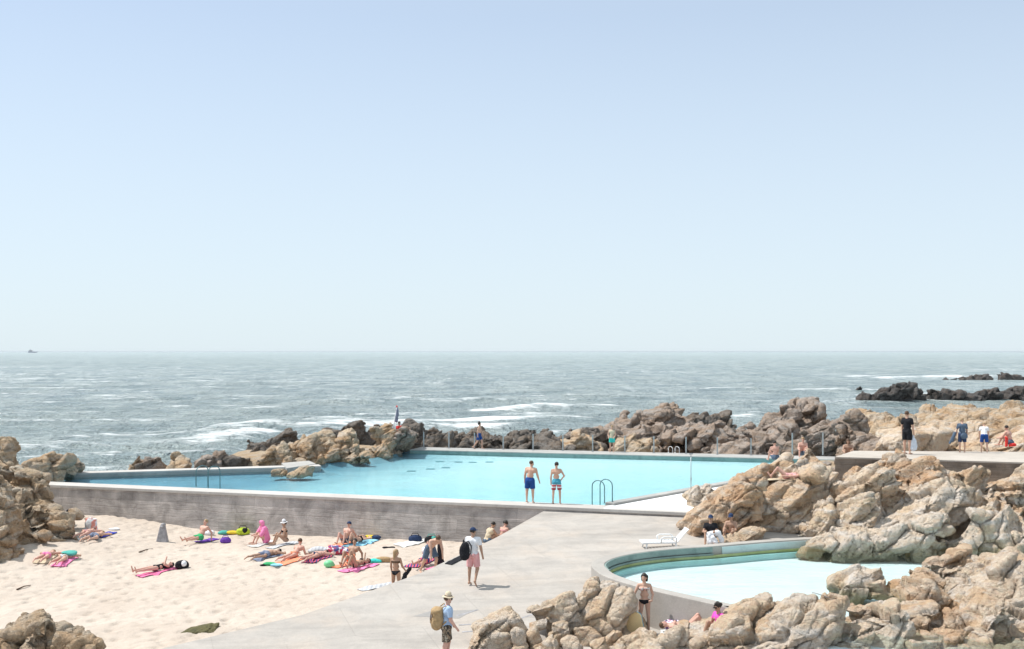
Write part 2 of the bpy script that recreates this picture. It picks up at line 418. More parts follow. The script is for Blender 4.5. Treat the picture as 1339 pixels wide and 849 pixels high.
def sea_mat():
    t = NT('sea_water'); p = t.pos()
    cd = t.node('ShaderNodeVectorMath', {0: p}, operation='LENGTH').outputs['Value']
    far = t.node('ShaderNodeMapRange', {0: cd, 1: 90.0, 2: 900.0, 3: 0.0, 4: 1.0}).outputs[0]
    x, y, _ = t.sep(p)
    # chop of several sizes: the larger ones stay readable further out
    rot = (0, 0, math.radians(14))
    c1 = t.noise(t.mapping(p, (.5, 1.25, 1), rot), .55, 6, .65, .3)
    c2 = t.noise(t.mapping(p, (.9, .45, 1), rot), .13, 6, .62, .4)
    c3 = t.noise(t.mapping(p, (.9, .25, 1), rot), .03, 6, .62, .3)
    h = t.math('ADD', t.math('MULTIPLY', c1, 1.5), t.math('ADD', t.math('MULTIPLY', c2, 3.0), t.math('MULTIPLY', c3, 7.0)))
    n = t.bump(h, 2.2, 1.0)
    n = t.bump(t.noise(t.mapping(p, (.8, .6, 1), rot), 2.4, 3, .6), .42, .9, n)
    # colour of the water body: greener in the wave fronts, greyer in the troughs
    k = t.ramp(c2, [(.40, 0), (.62, 1)])
    c = t.mix(k, (.31, .395, .405), (.57, .64, .62))
    c = t.mix(t.math('MULTIPLY', t.ramp(c3, [(.4, 0), (.65, 1)]), .5), c, (.38, .45, .42))
    # foam: breakers, crest caps and painted sun glitter (vertex attribute) plus wind-blown whitecaps
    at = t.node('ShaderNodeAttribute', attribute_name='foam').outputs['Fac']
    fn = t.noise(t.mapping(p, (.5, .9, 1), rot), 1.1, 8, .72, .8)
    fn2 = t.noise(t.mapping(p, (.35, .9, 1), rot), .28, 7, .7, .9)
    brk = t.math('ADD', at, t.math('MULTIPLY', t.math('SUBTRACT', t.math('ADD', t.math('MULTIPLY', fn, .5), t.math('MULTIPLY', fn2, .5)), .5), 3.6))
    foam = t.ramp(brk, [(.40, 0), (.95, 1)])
    # beyond the modelled waves the whitecaps stand up as short flecks
    cap = t.noise(t.mapping(p, (.55, .05, 1), (0, 0, .12)), 1.0, 7, .70, .3)
    capm = t.noise(t.mapping(p, (.3, .3, 1)), .02, 3, .5)
    caps = t.ramp(t.math('ADD', cap, t.math('MULTIPLY', t.math('SUBTRACT', capm, .5), .45)), [(.60, 0), (.70, 1)])
    cap3 = t.ramp(t.noise(t.mapping(p, (.10, .010, 1), (0, 0, -.1)), 1.0, 7, .70, .3), [(.58, 0), (.72, 1)])
    onset = t.node('ShaderNodeMapRange', {0: cd, 1: 180.0, 2: 420.0, 3: .0, 4: .55}).outputs[0]
    fade3 = t.node('ShaderNodeMapRange', {0: cd, 1: 500.0, 2: 2000.0, 3: .0, 4: .45}).outputs[0]
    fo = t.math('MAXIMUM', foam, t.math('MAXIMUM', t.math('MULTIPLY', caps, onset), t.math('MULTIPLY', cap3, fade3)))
    t.b.inputs['IOR'].default_value = 1.33
    r = t.node('ShaderNodeMapRange', {0: cd, 1: 60.0, 2: 900.0, 3: .13, 4: .34}).outputs[0]
    t.done(c, r, n, .5)
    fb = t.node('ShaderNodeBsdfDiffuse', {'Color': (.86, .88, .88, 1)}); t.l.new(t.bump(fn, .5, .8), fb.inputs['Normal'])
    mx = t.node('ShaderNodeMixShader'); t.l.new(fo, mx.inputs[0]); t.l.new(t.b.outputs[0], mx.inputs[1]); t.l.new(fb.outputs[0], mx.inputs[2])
    t.l.new(mx.outputs[0], t.out.inputs[0])
    return t.m
M['sea'] = sea_mat()

def plain(name, col, rough=.7, metal=0.0, var=.12, scale=12, spec=.4):
    t = NT(name); o = t.obj()
    c = t.mix(t.ramp(t.noise(o, scale, 4, .6), [(.3, 0), (.7, 1)]), tuple(q * (1 - var) for q in col), tuple(min(1, q * (1 + var)) for q in col))
    return t.done(c, rough, t.bump(t.noise(o, scale * 4, 3), .004, .4), spec, Metallic=metal)
def cloth(name, col, kind=None, col2=(.8, .8, .8), scale=10, col3=None):
    t = NT(name); o = t.obj()
    c = t.mix(t.ramp(t.noise(o, 7, 3), [(.3, 0), (.7, 1)]), tuple(q * .85 for q in col), tuple(min(1, q * 1.1) for q in col))
    if kind == 'stripe':
        s = t.math('FRACT', t.math('MULTIPLY', t.sep(o)[2], scale)); c = t.mix(t.ramp(s, [(.48, 0), (.52, 1)]), c, col2)
    elif kind == 'stripe_x':
        s = t.math('FRACT', t.math('MULTIPLY', t.sep(o)[0], scale)); c = t.mix(t.ramp(s, [(.48, 0), (.52, 1)]), c, col2)
    elif kind == 'pattern':
        c = t.mix(t.ramp(t.noise(o, scale, 2, .5, .6), [(.48, 0), (.53, 1)]), c, col2)
        if col3: c = t.mix(t.ramp(t.noise(t.mapping(o, loc=(7, 3, 1)), scale, 2, .5, .6), [(.56, 0), (.6, 1)]), c, col3)
    fold = t.noise(o, 6, 4, .6, .4)
    return t.done(c, .9, t.bump(fold, .03, .6), .2)
def skin(name, col):
    t = NT(name); o = t.obj()
    c = t.mix(t.ramp(t.noise(o, 5, 4), [(.3, 0), (.7, 1)]), tuple(q * .9 for q in col), tuple(min(1, q * 1.08) for q in col))
    return t.done(c, .55, None, .35)
M['skin_light'] = skin('light_skin', (.60, .37, .27)); M['skin_pink'] = skin('sunburnt_skin', (.62, .36, .28))
M['skin_tan'] = skin('tanned_skin', (.43, .26, .18)); M['skin_brown'] = skin('brown_skin', (.22, .115, .075))
M['hair_dark'] = plain('dark_hair', (.025, .018, .014), .6, var=.3, scale=60); M['hair_brown'] = plain('brown_hair', (.10, .055, .03), .6, var=.3, scale=60)
M['hair_fair'] = plain('fair_hair', (.36, .24, .13), .6, var=.25, scale=60); M['hair_grey'] = plain('grey_hair', (.3, .27, .24), .6, var=.25, scale=60)
M['eye'] = plain('eye_dark', (.03, .02, .02), .3); M['lip'] = plain('lip_red', (.42, .16, .14), .5)
M['metal'] = plain('painted_steel', (.10, .20, .22), .4, .3); M['steel'] = plain('galvanised_steel', (.42, .44, .45), .45, .6)
M['white_plastic'] = plain('white_plastic', (.82, .83, .83), .4, var=.03)
M['white_paint'] = plain('white_paint', (.8, .8, .8), .5, var=.05)
M['black'] = cloth('black_cloth', (.018, .018, .022)); M['navy'] = cloth('navy_cloth', (.03, .05, .11)); M['blue'] = cloth('blue_cloth', (.03, .11, .42))
M['white'] = cloth('white_cloth', (.80, .80, .82)); M['pink'] = cloth('pink_cloth', (.72, .38, .38)); M['hotpink'] = cloth('hot_pink_cloth', (.80, .20, .38))
M['rose'] = cloth('rose_pink_cloth', (.88, .26, .48)); M['skyblue'] = cloth('pale_blue_shirt', (.40, .52, .70)); M['slate'] = cloth('slate_shorts', (.10, .14, .20))
M['camo'] = cloth('patterned_shorts', (.05, .045, .04), 'pattern', (.26, .19, .13), 14, (.42, .36, .28)); M['khaki'] = plain('tan_canvas', (.40, .27, .14), .85, var=.2)
M['straw'] = plain('straw', (.66, .55, .40), .9, var=.15, scale=40); M['teal'] = cloth('teal_cloth', (.10, .42, .36)); M['green'] = cloth('green_cloth', (.06, .40, .16))
M['aquatowel'] = cloth('aqua_cloth', (.06, .58, .52)); M['purple'] = cloth('purple_cloth', (.16, .06, .38)); M['yellow'] = cloth('yellow_cloth', (.72, .52, .05))
M['lime'] = cloth('lime_cloth', (.48, .60, .05)); M['red'] = cloth('red_cloth', (.78, .06, .05)); M['orange'] = cloth('coral_cloth', (.88, .30, .17))
M['bluetowel'] = cloth('royal_blue_cloth', (.03, .05, .36)); M['sky_towel'] = cloth('light_blue_cloth', (.30, .62, .80)); M['paper'] = cloth('white_paper_bag', (.72, .74, .76), 'pattern', (.70, .30, .25), 3.2)
M['redwhite'] = cloth('red_white_pattern', (.78, .74, .76), 'pattern', (.50, .05, .10), 7, (.10, .10, .25)); M['floral'] = cloth('floral_pattern', (.05, .04, .10), 'pattern', (.75, .65, .72), 11, (.40, .05, .22))
M['stripes'] = cloth('navy_red_stripes', (.05, .06, .2), 'stripe_x', (.65, .12, .18), 9); M['greystripe'] = cloth('grey_white_stripes', (.46, .47, .50), 'stripe_x', (.57, .58, .60), 7)
M['bikini'] = cloth('patterned_bikini', (.75, .72, .68), 'pattern', (.16, .14, .12), 22, (.62, .28, .25)); M['magenta'] = cloth('magenta_cloth', (.80, .10, .48)); M['beige'] = cloth('beige_cloth', (.62, .52, .38))
M['foam_board'] = plain('cream_foam', (.76, .60, .33), .5, var=.04); M['mint'] = plain('green_rubber', (.20, .62, .30), .45, var=.05)
M['greysuit'] = cloth('grey_blue_cloth', (.22, .25, .34)); M['plastic_bag'] = cloth('pale_plastic', (.66, .72, .80)); M['sandcloth'] = cloth('pale_sand_cloth', (.68, .68, .66))
M['blueshade'] = cloth('dark_blue_shorts', (.02, .07, .26)); M['wall_patch'] = plain('weathered_stone', (.33, .32, .33), .9, var=.35, scale=6)
M['moss'] = rock_mat('mossy_rock', (.16, .15, .06), (.20, .17, .08), (.14, .13, .07), (.06, .06, .03), .5)

def surf():
    t = NT('surf_shorts'); z = t.sep(t.obj())[2]
    c = t.ramp(t.node('ShaderNodeMapRange', {0: z, 1: .55, 2: 1.05, 3: 0.0, 4: 1.0}).outputs[0], [(0, (.36, .04, .05)), (.22, (.36, .04, .05)), (.25, (.75, .72, .72)), (.33, (.75, .72, .72)), (.36, (.50, .05, .06)), (.46, (.50, .05, .06)), (.49, (.75, .72, .72)), (.55, (.06, .30, .42)), (1, (.06, .34, .46))])
    t.n['Color Ramp'].color_ramp.interpolation = 'LINEAR'
    return t.done(c, .9)
M['surf_shorts'] = surf()

# ================================================================== world, sun, camera
scn = bpy.context.scene
SUN = Vector((-.963 * math.cos(math.radians(58)), .27 * math.cos(math.radians(58)), math.sin(math.radians(58)))).normalized()
w = bpy.data.worlds.new('World'); scn.world = w; w.use_nodes = True
wt = w.node_tree; bgn = wt.nodes['Background']
sk = wt.nodes.new('ShaderNodeTexSky'); sk.sky_type = 'NISHITA'; sk.sun_disc = False
sk.sun_elevation = math.asin(SUN.z); sk.sun_rotation = math.atan2(SUN.x, SUN.y)
sk.air_density = .6; sk.dust_density = .3; sk.ozone_density = 1.0; sk.altitude = 0
# sea haze: sky pales towards the horizon; paleness overhead is added fill light
tc_ = wt.nodes.new('ShaderNodeTexCoord'); sz_ = wt.nodes.new('ShaderNodeSeparateXYZ'); wt.links.new(tc_.outputs['Generated'], sz_.inputs[0])
mr_ = wt.nodes.new('ShaderNodeValToRGB'); wt.links.new(sz_.outputs['Z'], mr_.inputs[0])
for q_, (p_, c_) in zip([mr_.color_ramp.elements[0], mr_.color_ramp.elements[1], mr_.color_ramp.elements.new(.08), mr_.color_ramp.elements.new(.15), mr_.color_ramp.elements.new(.3)],
                        [(0, .97), (1, .66), (.13, .80), (.28, .56), (.5, .62)]): q_.position = p_; q_.color = (c_, c_, c_, 1)
mx_ = wt.nodes.new('ShaderNodeMix'); mx_.data_type = 'RGBA'; wt.links.new(mr_.outputs[0], mx_.inputs[0]); wt.links.new(sk.outputs[0], mx_.inputs[6]); mx_.inputs[7].default_value = (3.46, 3.95, 4.2, 1)
wt.links.new(mx_.outputs[2], bgn.inputs[0]); bgn.inputs[1].default_value = 0.15
sl = bpy.data.lights.new('sun', 'SUN'); sl.energy = 3.35; sl.angle = math.radians(.55); sl.color = (1, .965, .91)
so = bpy.data.objects.new('sun', sl); C.objects.link(so); so.rotation_euler = SUN.to_track_quat('Z', 'Y').to_euler(); so.location = (-30, 30, 60)
cam = bpy.data.cameras.new('camera'); co = bpy.data.objects.new('camera', cam); C.objects.link(co)
co.location = (0, 0, CAMZ); co.rotation_euler = (PI / 2, 0, 0)
cam.lens = F / 1339 * 36; cam.sensor_width = 36; cam.shift_y = (HY - 424.5) / 1339; cam.clip_end = 90000; cam.clip_start = .5
scn.camera = co
vs = scn.view_settings; vs.view_transform = 'Standard'; vs.look = 'None'; vs.gamma = 1; vs.use_curve_mapping = False; vs.exposure = 0.52
scn.cycles.max_bounces = 6; scn.cycles.transparent_max_bounces = 8; scn.cycles.caustics_reflective = False; scn.cycles.caustics_refractive = False
scn.cycles.use_denoising = True

# ================================================================== sea
SEA = -2.0
def build_sea():
    Ds = [52.0]
    while Ds[-1] < 330: Ds.append(Ds[-1] * 1.0030)
    while Ds[-1] < 1600: Ds.append(Ds[-1] * 1.0075)
    while Ds[-1] < 70000: Ds.append(Ds[-1] * 1.045)
    D = np.array(Ds); ny = len(D); nx = 860
    tx = np.linspace(-.60, .60, nx)
    X = tx[None, :] * D[:, None]; Y = np.repeat(D[:, None], nx, 1)
    z = np.zeros_like(X); foam = np.zeros_like(X)
    ncr = 0
    m = D < 1300; Xa, Ya = X[m], Y[m]; shp = Xa.shape; crest = np.zeros(shp); za = np.zeros(shp)
    def chop(ang, L, amp, seed, sharp=1.5):
        """wind sea: noise ridges stretched along their crests"""
        c, q = math.cos(ang), math.sin(ang); u = (Xa * c + Ya * q) / L; v = (-Xa * q + Ya * c) / (L * 2.4)
        n = perlin(np.stack([u.ravel() + seed, v.ravel() - seed, np.full(u.size, seed * 1.7)], 1)).reshape(shp)
        r = (1 - np.abs(n) * 2.2); r = np.sign(r) * np.abs(r) ** sharp
        return amp * r * sstep(0, 1, (L * 130 - Ya) / (L * 60))
    for a_, L, am, sd in ((-1.35, 17, .34, 1.3), (-1.75, 8.5, .24, 4.1), (-1.05, 4.6, .15, 7.7), (-2.1, 2.6, .085, 9.2), (-.7, 1.5, .04, 12.4)):
        h = chop(a_, L, am, sd); za += h; crest += h
    fade = sstep(1300, 700, Ya)
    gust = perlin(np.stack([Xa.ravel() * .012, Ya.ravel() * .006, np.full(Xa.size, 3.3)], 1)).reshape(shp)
    left = sstep(60, -160, Xa - .05 * Ya)           # extra foam flecks on the left, painted in as sun glitter
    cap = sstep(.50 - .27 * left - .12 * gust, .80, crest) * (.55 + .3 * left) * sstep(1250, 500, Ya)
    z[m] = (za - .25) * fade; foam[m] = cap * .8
    # breakers: photo strokes (x0, y0, x1, y1, half-width m, height m, strength)
    S = [(640, 540, 785, 534, 3.2, .6, 1.1), (540, 556, 740, 551, 3.2, .5, 1.0), (560, 563, 680, 560, 2.2, .3, .75), (290, 570, 410, 554, 4.2, .6, .85), (330, 574, 560, 558, 4.0, .5, .8), (250, 584, 350, 574, 3.2, .3, .95), (420, 566, 520, 552, 4, .4, 1.0),
         (240, 577, 470, 556, 2.4, .3, .60), (340, 592, 470, 570, 2.5, .2, .75), (130, 588, 300, 580, 2.0, .2, .5), (360, 548, 560, 545, 3.5, .4, .62), (180, 600, 330, 596, 1.5, .15, .6),
         (895, 511, 972, 510.5, 3.0, .6, .95), (1050, 513, 1140, 512, 4.5, .6, .95), (1165, 496, 1320, 494, 7.0, .7, 1.0), (1060, 529, 1339, 524, 4.0, .3, .75), (960, 548, 990, 543, 2.0, .3, .8),
         (1110, 494, 1135, 493, 5.0, .4, .8), (60, 527, 260, 523, 4.0, .5, .5), (250, 530, 640, 526, 4.5, .6, .40), (760, 525, 860, 523, 3.0, .4, .45), (700, 523, 800, 520, 3.0, .3, .35),
         (1120, 519, 1339, 514, 4.5, .3, .6), (40, 606, 180, 602, 1.4, .1, .5), (900, 520, 950, 519, 3, .3, .4)]
    for (x0, y0, x1, y1, hw, hh, st) in S:
        a = at_z(x0, y0, SEA); b = at_z(x1, y1, SEA)
        d = b - a; L2 = (d[:2] ** 2).sum(); t = ((X - a[0]) * d[0] + (Y - a[1]) * d[1]) / L2
        tc = np.clip(t, 0, 1); wob = perlin(np.stack([X.ravel() * .12, Y.ravel() * .05, np.full(X.size, x0 * .1)], 1)).reshape(X.shape)
        qx = X - (a[0] + tc * d[0]); qy = Y - (a[1] + tc * d[1]) + wob * hw * 1.5
        r = np.sqrt(qx ** 2 + qy ** 2); side = np.where(qy > 0, 1.8, 1.0)
        sg_ = 1
        g = np.exp(-(r * np.where(qy > 0, .75, 1) / hw) ** 2) * (1 - .25 * np.abs(2 * tc - 1))
        z += hh * g; foam = np.maximum(foam, .85 * st * g * (1 + 1.3 * wob))
    v = np.stack([X.ravel(), Y.ravel(), z.ravel()], 1)
    i = np.arange(ny - 1)[:, None] * nx + np.arange(nx - 1)[None]
    f = np.stack([i, i + nx, i + nx + 1, i + 1], -1).reshape(-1, 4)
    f = f[:, ::-1]
    me = mesh_np('sea', v, f)
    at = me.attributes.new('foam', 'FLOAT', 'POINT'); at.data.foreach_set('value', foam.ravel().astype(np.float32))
    o = link('sea', me, M['sea'], loc=(0, 0, SEA)); tag(o, kind='structure')
    return o
build_sea()

# ================================================================== terrain (bedrock under everything on the shore)
def build_terrain():
    h = .3; xs = np.arange(-34, 52, h); ys = np.arange(21.5, 112, h)
    X, Y = np.meshgrid(xs, ys); z = np.full(X.shape, -3.6)
    def hump(cx, cy, rx, ry, top, rot=0.0, soft=.45):
        nonlocal z
        c, s = math.cos(rot), math.sin(rot); u = ((X - cx) * c + (Y - cy) * s) / rx; v = (-(X - cx) * s + (Y - cy) * c) / ry
        r = (np.abs(u) ** 3 + np.abs(v) ** 3) ** (1 / 3)
        z = np.maximum(z, -3.6 + (top + 3.6) * sstep(1 + soft / 2, 1 - soft / 2, r))
    hump(0, 27, 30, 12, -2.45, 0, .3)                    # under beach and ramp
    hump(3, 86, 27, 9.2, -1.5, -.27)                      # behind the far pool edge
    hump(36, 64, 17, 13, .35, .1)                        # behind the terrace
    hump(32, 78, 16, 9, .0)
    # slope from the round pool up to the terrace
    sl = np.clip((Y - 40.2) / 5.0, 0, 1) * 2.1 - 1.25
    m = (X > 7.4 + (Y - 41) * .42) & (Y > 40.2) & (Y < 60) & (X < 50)
    z = np.where(m, np.maximum(z, sl - .25), z)
    hump(-12.6, 71.8, 4.6, 6.4, .1, -.5)
    hump(-24.5, 49, 6.5, 9.0, -1.5)
    z += .25 * fbm(np.stack([X.ravel() * .35, Y.ravel() * .35, np.zeros(X.size)], 1), 5).reshape(X.shape)
    # keep clear of the pools
    def inside(poly):
        ins = np.zeros(X.shape, bool); j = len(poly) - 1
        for i in range(len(poly)):
            (xi, yi), (xj, yj) = poly[i], poly[j]
            ins ^= ((yi > Y) != (yj > Y)) & (X < (xj - xi) * (Y - yi) / (yj - yi + 1e-9) + xi); j = i
        return ins
    z = np.where(inside([(-27, 54.5), (4, 45.2), (24, 70.3), (-5, 78), (-6.6, 75), (-7.3, 71.8), (-9.2, 67.6), (-11.5, 65.0), (-14, 63), (-26, 61)]), np.minimum(z, -2.2), z)
    z = np.where(inside([(3, 37), (7, 29), (10, 24), (27, 24), (27, 39.8), (9, 40.6)]), np.minimum(z, -1.6), z)
    n = np.stack([X.ravel(), Y.ravel(), z.ravel()], 1); nx, ny = len(xs), len(ys)
    i = np.arange(ny - 1)[:, None] * nx + np.arange(nx - 1)[None]
    f = np.stack([i, i + 1, i + nx + 1, i + nx], -1).reshape(-1, 4)
    o = link('terrain', mesh_np('terrain', n, f), M['terrain']); tag(o, kind='structure')
build_terrain()

# ================================================================== sand
def sand_h(x, y):
    x = np.asarray(x, float); y = np.asarray(y, float)
    base = -1.58 + np.clip((x - 0) / 23, -1, 0) * .34 - np.clip((43 - y) / 13, 0, 1.3) * .27
    left = .55 * sstep(-13, -19.5, x + (46 - y) * .10) * sstep(36, 43, y)
    return base + left
def sand_detail(x, y):
    p = np.stack([x, y, np.zeros_like(x)], 1)
    d = .075 * fbm(p * .55, 3) + .035 * perlin(p * 2.1 + 3)
    f1, f2 = worley(p * np.array([1.9, 1.9, 1]) + 5)
    d -= .085 * sstep(.40, .10, f1)
    return d
def build_sand():
    h = .085; xs = np.arange(-27, 3.0, h); ys = np.arange(23.5, 56.5, h)
    X, Y = np.meshgrid(xs, ys); z = sand_h(X, Y) + sand_detail(X.ravel(), Y.ravel()).reshape(X.shape)
    z = np.where(Y > wall_y(X) + .3, -2.4, z)
    # under the ramp the sand stays well below the slab
    edge = np.interp(Y, [28.5, 31.3, 34, 38.1, 45.5, 50], [-12.8, -9.6, -6.2, -3.05, 1.1, 3.5])
    under = sstep(.35, 1.4, X - edge); z = z * (1 - under) + np.minimum(z, ramp_z(X, Y) - .45) * under
    n = np.stack([X.ravel(), Y.ravel(), z.ravel()], 1); nx, ny = len(xs), len(ys)
    i = np.arange(ny - 1)[:, None] * nx + np.arange(nx - 1)[None]
    f = np.stack([i, i + 1, i + nx + 1, i + nx], -1).reshape(-1, 4)
    o = link('sand', mesh_np('sand', n, f), M['sand']); tag(o, kind='structure')
build_sand()

# ================================================================== pools, walls, ramp
def strip_solid(mb, outer, inner, z0, z1):
    """closed band between two polylines, from z0 up to z1"""
    n = len(outer); v = []
    for p, q in zip(outer, inner): v += [(p[0], p[1], z0), (p[0], p[1], z1), (q[0], q[1], z1), (q[0], q[1], z0)]
    f = []
    for i in range(n - 1):
        a, b = i * 4, i * 4 + 4
        f += [(a, a + 1, b + 1, b), (a + 1, a + 2, b + 2, b + 1), (a + 2, a + 3, b + 3, b + 2), (a + 3, a, b, b + 3)]
    e = (n - 1) * 4; f += [(0, 3, 2, 1), (e, e + 1, e + 2, e + 3)]
    return mb.add(v, f)
def offset(path, d):
    path = np.asarray(path, float); t = np.gradient(path, axis=0); t /= np.linalg.norm(t, axis=1)[:, None]
    return path + d * np.stack([t[:, 1], -t[:, 0]], 1)
def straight_wall(name, a, b, wid, z0, z1, mat, label, cat, batter=0.0, cap=None, cap_h=.14, cap_out=.0, inner_mat=None):
    """wall whose front line runs a -> b (front faces the camera side); local x along the wall"""
    a = np.array(a[:2], float); b = np.array(b[:2], float); d = b - a; L = np.linalg.norm(d); ang = math.atan2(d[1], d[0])
    root = empty(name, (a[0], a[1], 0), label, cat, rz=ang)
    zt = z1 - (cap_h if cap else 0)
    mb = MB(); v = [(0, -batter, z0), (L, -batter, z0), (L, wid, z0), (0, wid, z0), (0, 0.004, zt), (L, 0.004, zt), (L, wid, zt), (0, wid, zt)]
    mb.add(v, [(0, 3, 2, 1), (0, 1, 5, 4), (1, 2, 6, 5), (2, 3, 7, 6), (3, 0, 4, 7), (4, 5, 6, 7)])
    mb.build('wall_body', mat, root)
    if cap:
        mc = MB(); mc.box((L / 2, wid / 2 - cap_out / 2, z1 - cap_h / 2 + .001), (L + .02, wid + cap_out + .012, cap_h))
        mc.build('coping', cap, root, bevel=.02)
    return root, L
wa = (-25.5, wall_y(-25.5)); wb = (7.6, wall_y(7.6))
pw, Lw = straight_wall('retaining_wall', wa, wb, 1.05, -3.0, 0.0, M['wall'], 'long dark board-marked concrete wall between the beach and the big pool', 'wall', .32, M['coping'], .13, .05)
dn = np.array([-.31, -.951]) * -1          # into the pool
# ledge where the ramp meets the wall
far_a = at_z(536, 588.0); far_b = np.array([20.2, far_a[1] + (-.27) * (20.2 - far_a[0]), 0])
fw, Lf = straight_wall('pool_edge_wall', far_a, far_b, 2.0, -2.6, 0.0, M['teal_face'], 'low teal stained concrete wall along the far seaward edge of the pool', 'wall', 0, M['coping_grey'], .07, .02)
lf_a = at_z(84, 619.5); lf_b = at_z(420, 609.5)
lw, Ll = straight_wall('pool_edge_wall', lf_a, lf_b, .95, -2.8, 0.0, M['coping_grey'], 'narrow concrete wall between the ruffled pool arm and the sea', 'wall', 0, M['coping'], .10, .0)
# diagonal right-hand edge of the big pool
rc_a = at_z(783, 661.5); rc_b = np.array([19.6, rc_a[1] + (19.6 - rc_a[0]) * (8.3 / 6.9), 0])
dv = (rc_b - rc_a)[:2]; dv /= np.linalg.norm(dv); nv = np.array([dv[1], -dv[0]])
rroot = empty('pool_edge_wall', (rc_a[0], rc_a[1], 0), 'grey diagonal concrete kerb between the big pool and the white wading floor', 'wall', rz=math.atan2(dv[1], dv[0]))
Lr = float(np.linalg.norm((rc_b - rc_a)[:2]))
MB().box((Lr / 2 + .3, -.225, -1.2), (Lr - .3, .446, 2.44)).build('wall_body', M['coping_grey'], rroot)
MB().box((Lr / 2 + .3, -.225, .065), (Lr - .31, .45, .08)).build('coping', M['coping_grey'], rroot, bevel=.015)
# slab at the water's edge below the rocks
sa = at_z(372, 611.5, .02)
slab = MB(); slab.add([(*at_z(375, 612.5, .03)[:2], .03), (*at_z(413, 606.5, .03)[:2], .03), (*at_z(404, 602.5, .03)[:2], .03), (*at_z(368, 605.5, .03)[:2], .03),
                       (*at_z(375, 612.5, .03)[:2], -.5), (*at_z(413, 606.5, .03)[:2], -.5), (*at_z(404, 602.5, .03)[:2], -.5), (*at_z(368, 605.5, .03)[:2], -.5)],
                      [(0, 1, 2, 3), (0, 4, 5, 1), (1, 5, 6, 2), (2, 6, 7, 3), (3, 7, 4, 0), (4, 7, 6, 5)])
so_ = slab.build('concrete_slab', M['coping_grey']); tag(so_, 'pale flat concrete slab at the foot of the rocks beside the ruffled water', 'slab')

inn = lambda p, d=1.0: np.array(p[:2]) + d * np.array([.31, .951])
NL = inn(wa, .98); NR = np.array(rc_a[:2]) + nv * -.02
pw_poly = [(*NL,), (NR[0] + .1, inn((NR[0], wall_y(NR[0])), .95)[1]), tuple(rc_b[:2] + nv * .1), (rc_b[0] - .5, far_b[1] + .1), (far_b[0] - .6, far_b[1] + .25), tuple(far_a[:2] + np.array([0, .2])),
           (-6.7, 75.5), (-7.9, 71.8), (-9.8, 68.2), (-12.0, 66.2), tuple(lf_b[:2] + np.array([0, .3])), tuple(lf_a[:2] + np.array([0, .3])), (-25.8, 59.0)]
wo = poly_sheet('pool_water', pw_poly, M['pool_water'], -.22); tag(wo, kind='structure')
def basin(name, poly, z_floor, z_top, mat, inset):
    """pool floor with its sides drawn up to just under the waterline"""
    P = np.array(poly); c = P.mean(0); n = len(P)
    area = sum(P[i][0] * P[(i + 1) % n][1] - P[(i + 1) % n][0] * P[i][1] for i in range(n))
    e = np.roll(P, -1, 0) - P; e /= np.linalg.norm(e, axis=1)[:, None]; nr = np.stack([-e[:, 1], e[:, 0]], 1) * np.sign(area)
    m = nr + np.roll(nr, 1, 0); m /= np.maximum(.5, (m ** 2).sum(1))[:, None]; Q = P + m * inset * 2; Q2 = P + m * .12
    bm = bmesh.new(); lo = [bm.verts.new((*q, z_floor)) for q in Q]; hi = [bm.verts.new((*q, z_top)) for q in Q2]
    f = bm.faces.new(lo)
    for i in range(n): bm.faces.new((lo[i], lo[(i + 1) % n], hi[(i + 1) % n], hi[i]))
    bmesh.ops.triangulate(bm, faces=[f]); me = bpy.data.meshes.new(name); bm.to_mesh(me); bm.free()
    return tag(link(name, me, mat), kind='structure')
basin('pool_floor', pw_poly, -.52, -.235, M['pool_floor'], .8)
wd = poly_sheet('wading_floor', [tuple(rc_a[:2] + nv * .3 + dv * .2), tuple(np.array(rc_a[:2]) + np.array([.1, -.85])), (4.6, wall_y(4.6) + .35), (7.55, wall_y(7.55) + .3), (15, 43.9), (25, 55), tuple(rc_b[:2] + nv * .3)], M['white_deck'], .006)
tag(wd, kind='structure')
# white wading floor sits behind the near coping: thin front kerb already there

# ---- round tidal pool
RZ = -.35; SW = -.70
pix = [(1072, 704.5), (1050, 705.5), (999, 708.8), (931, 714.5), (880, 718), (838, 722.5), (806, 729.0), (791, 737), (797, 746), (814, 754.5), (862, 768.5), (961, 790.5), (978, 795)]
P0 = np.array([at_z(a, b, RZ)[:2] for a, b in pix])
def catmull(P, n=10):
    P = np.vstack([2 * P[0] - P[1], P, 2 * P[-1] - P[-2]]); out = []
    for i in range(1, len(P) - 2):
        for k in range(n):
            t = k / n
            out.append(.5 * ((2 * P[i]) + (-P[i - 1] + P[i + 1]) * t + (2 * P[i - 1] - 5 * P[i] + 4 * P[i + 1] - P[i + 2]) * t * t + (-P[i - 1] + 3 * P[i] - 3 * P[i + 1] + P[i + 2]) * t ** 3))
    out.append(P[-2]); return np.array(out)
RIM = catmull(P0, 10)
cum = np.concatenate([[0], np.cumsum(np.linalg.norm(np.diff(RIM, axis=0), axis=1))])
outer = offset(RIM, -.62)
if np.linalg.norm(outer[70] - np.array([9, 36])) < np.linalg.norm(RIM[70] - np.array([9, 36])): outer = offset(RIM, .62); OS = 1
else: OS = -1
rim = empty('pool_rim_wall', (float(RIM[70][0]), float(RIM[70][1]), RZ), 'curved pale concrete wall round the shallow white pool', 'wall')
def rim_part(name, a, b, o1, o2, z0, z1, mat, bevel=0):
    mb = MB(); A = offset(RIM, OS * o1)[a:b]; B = offset(RIM, OS * o2)[a:b]
    strip_solid(mb, A, B, z0, z1); o = mb.build(name, mat, rim, bevel=bevel)
    o.matrix_parent_inverse = Matrix.Translation(rim.location).inverted(); return o
N = len(RIM)
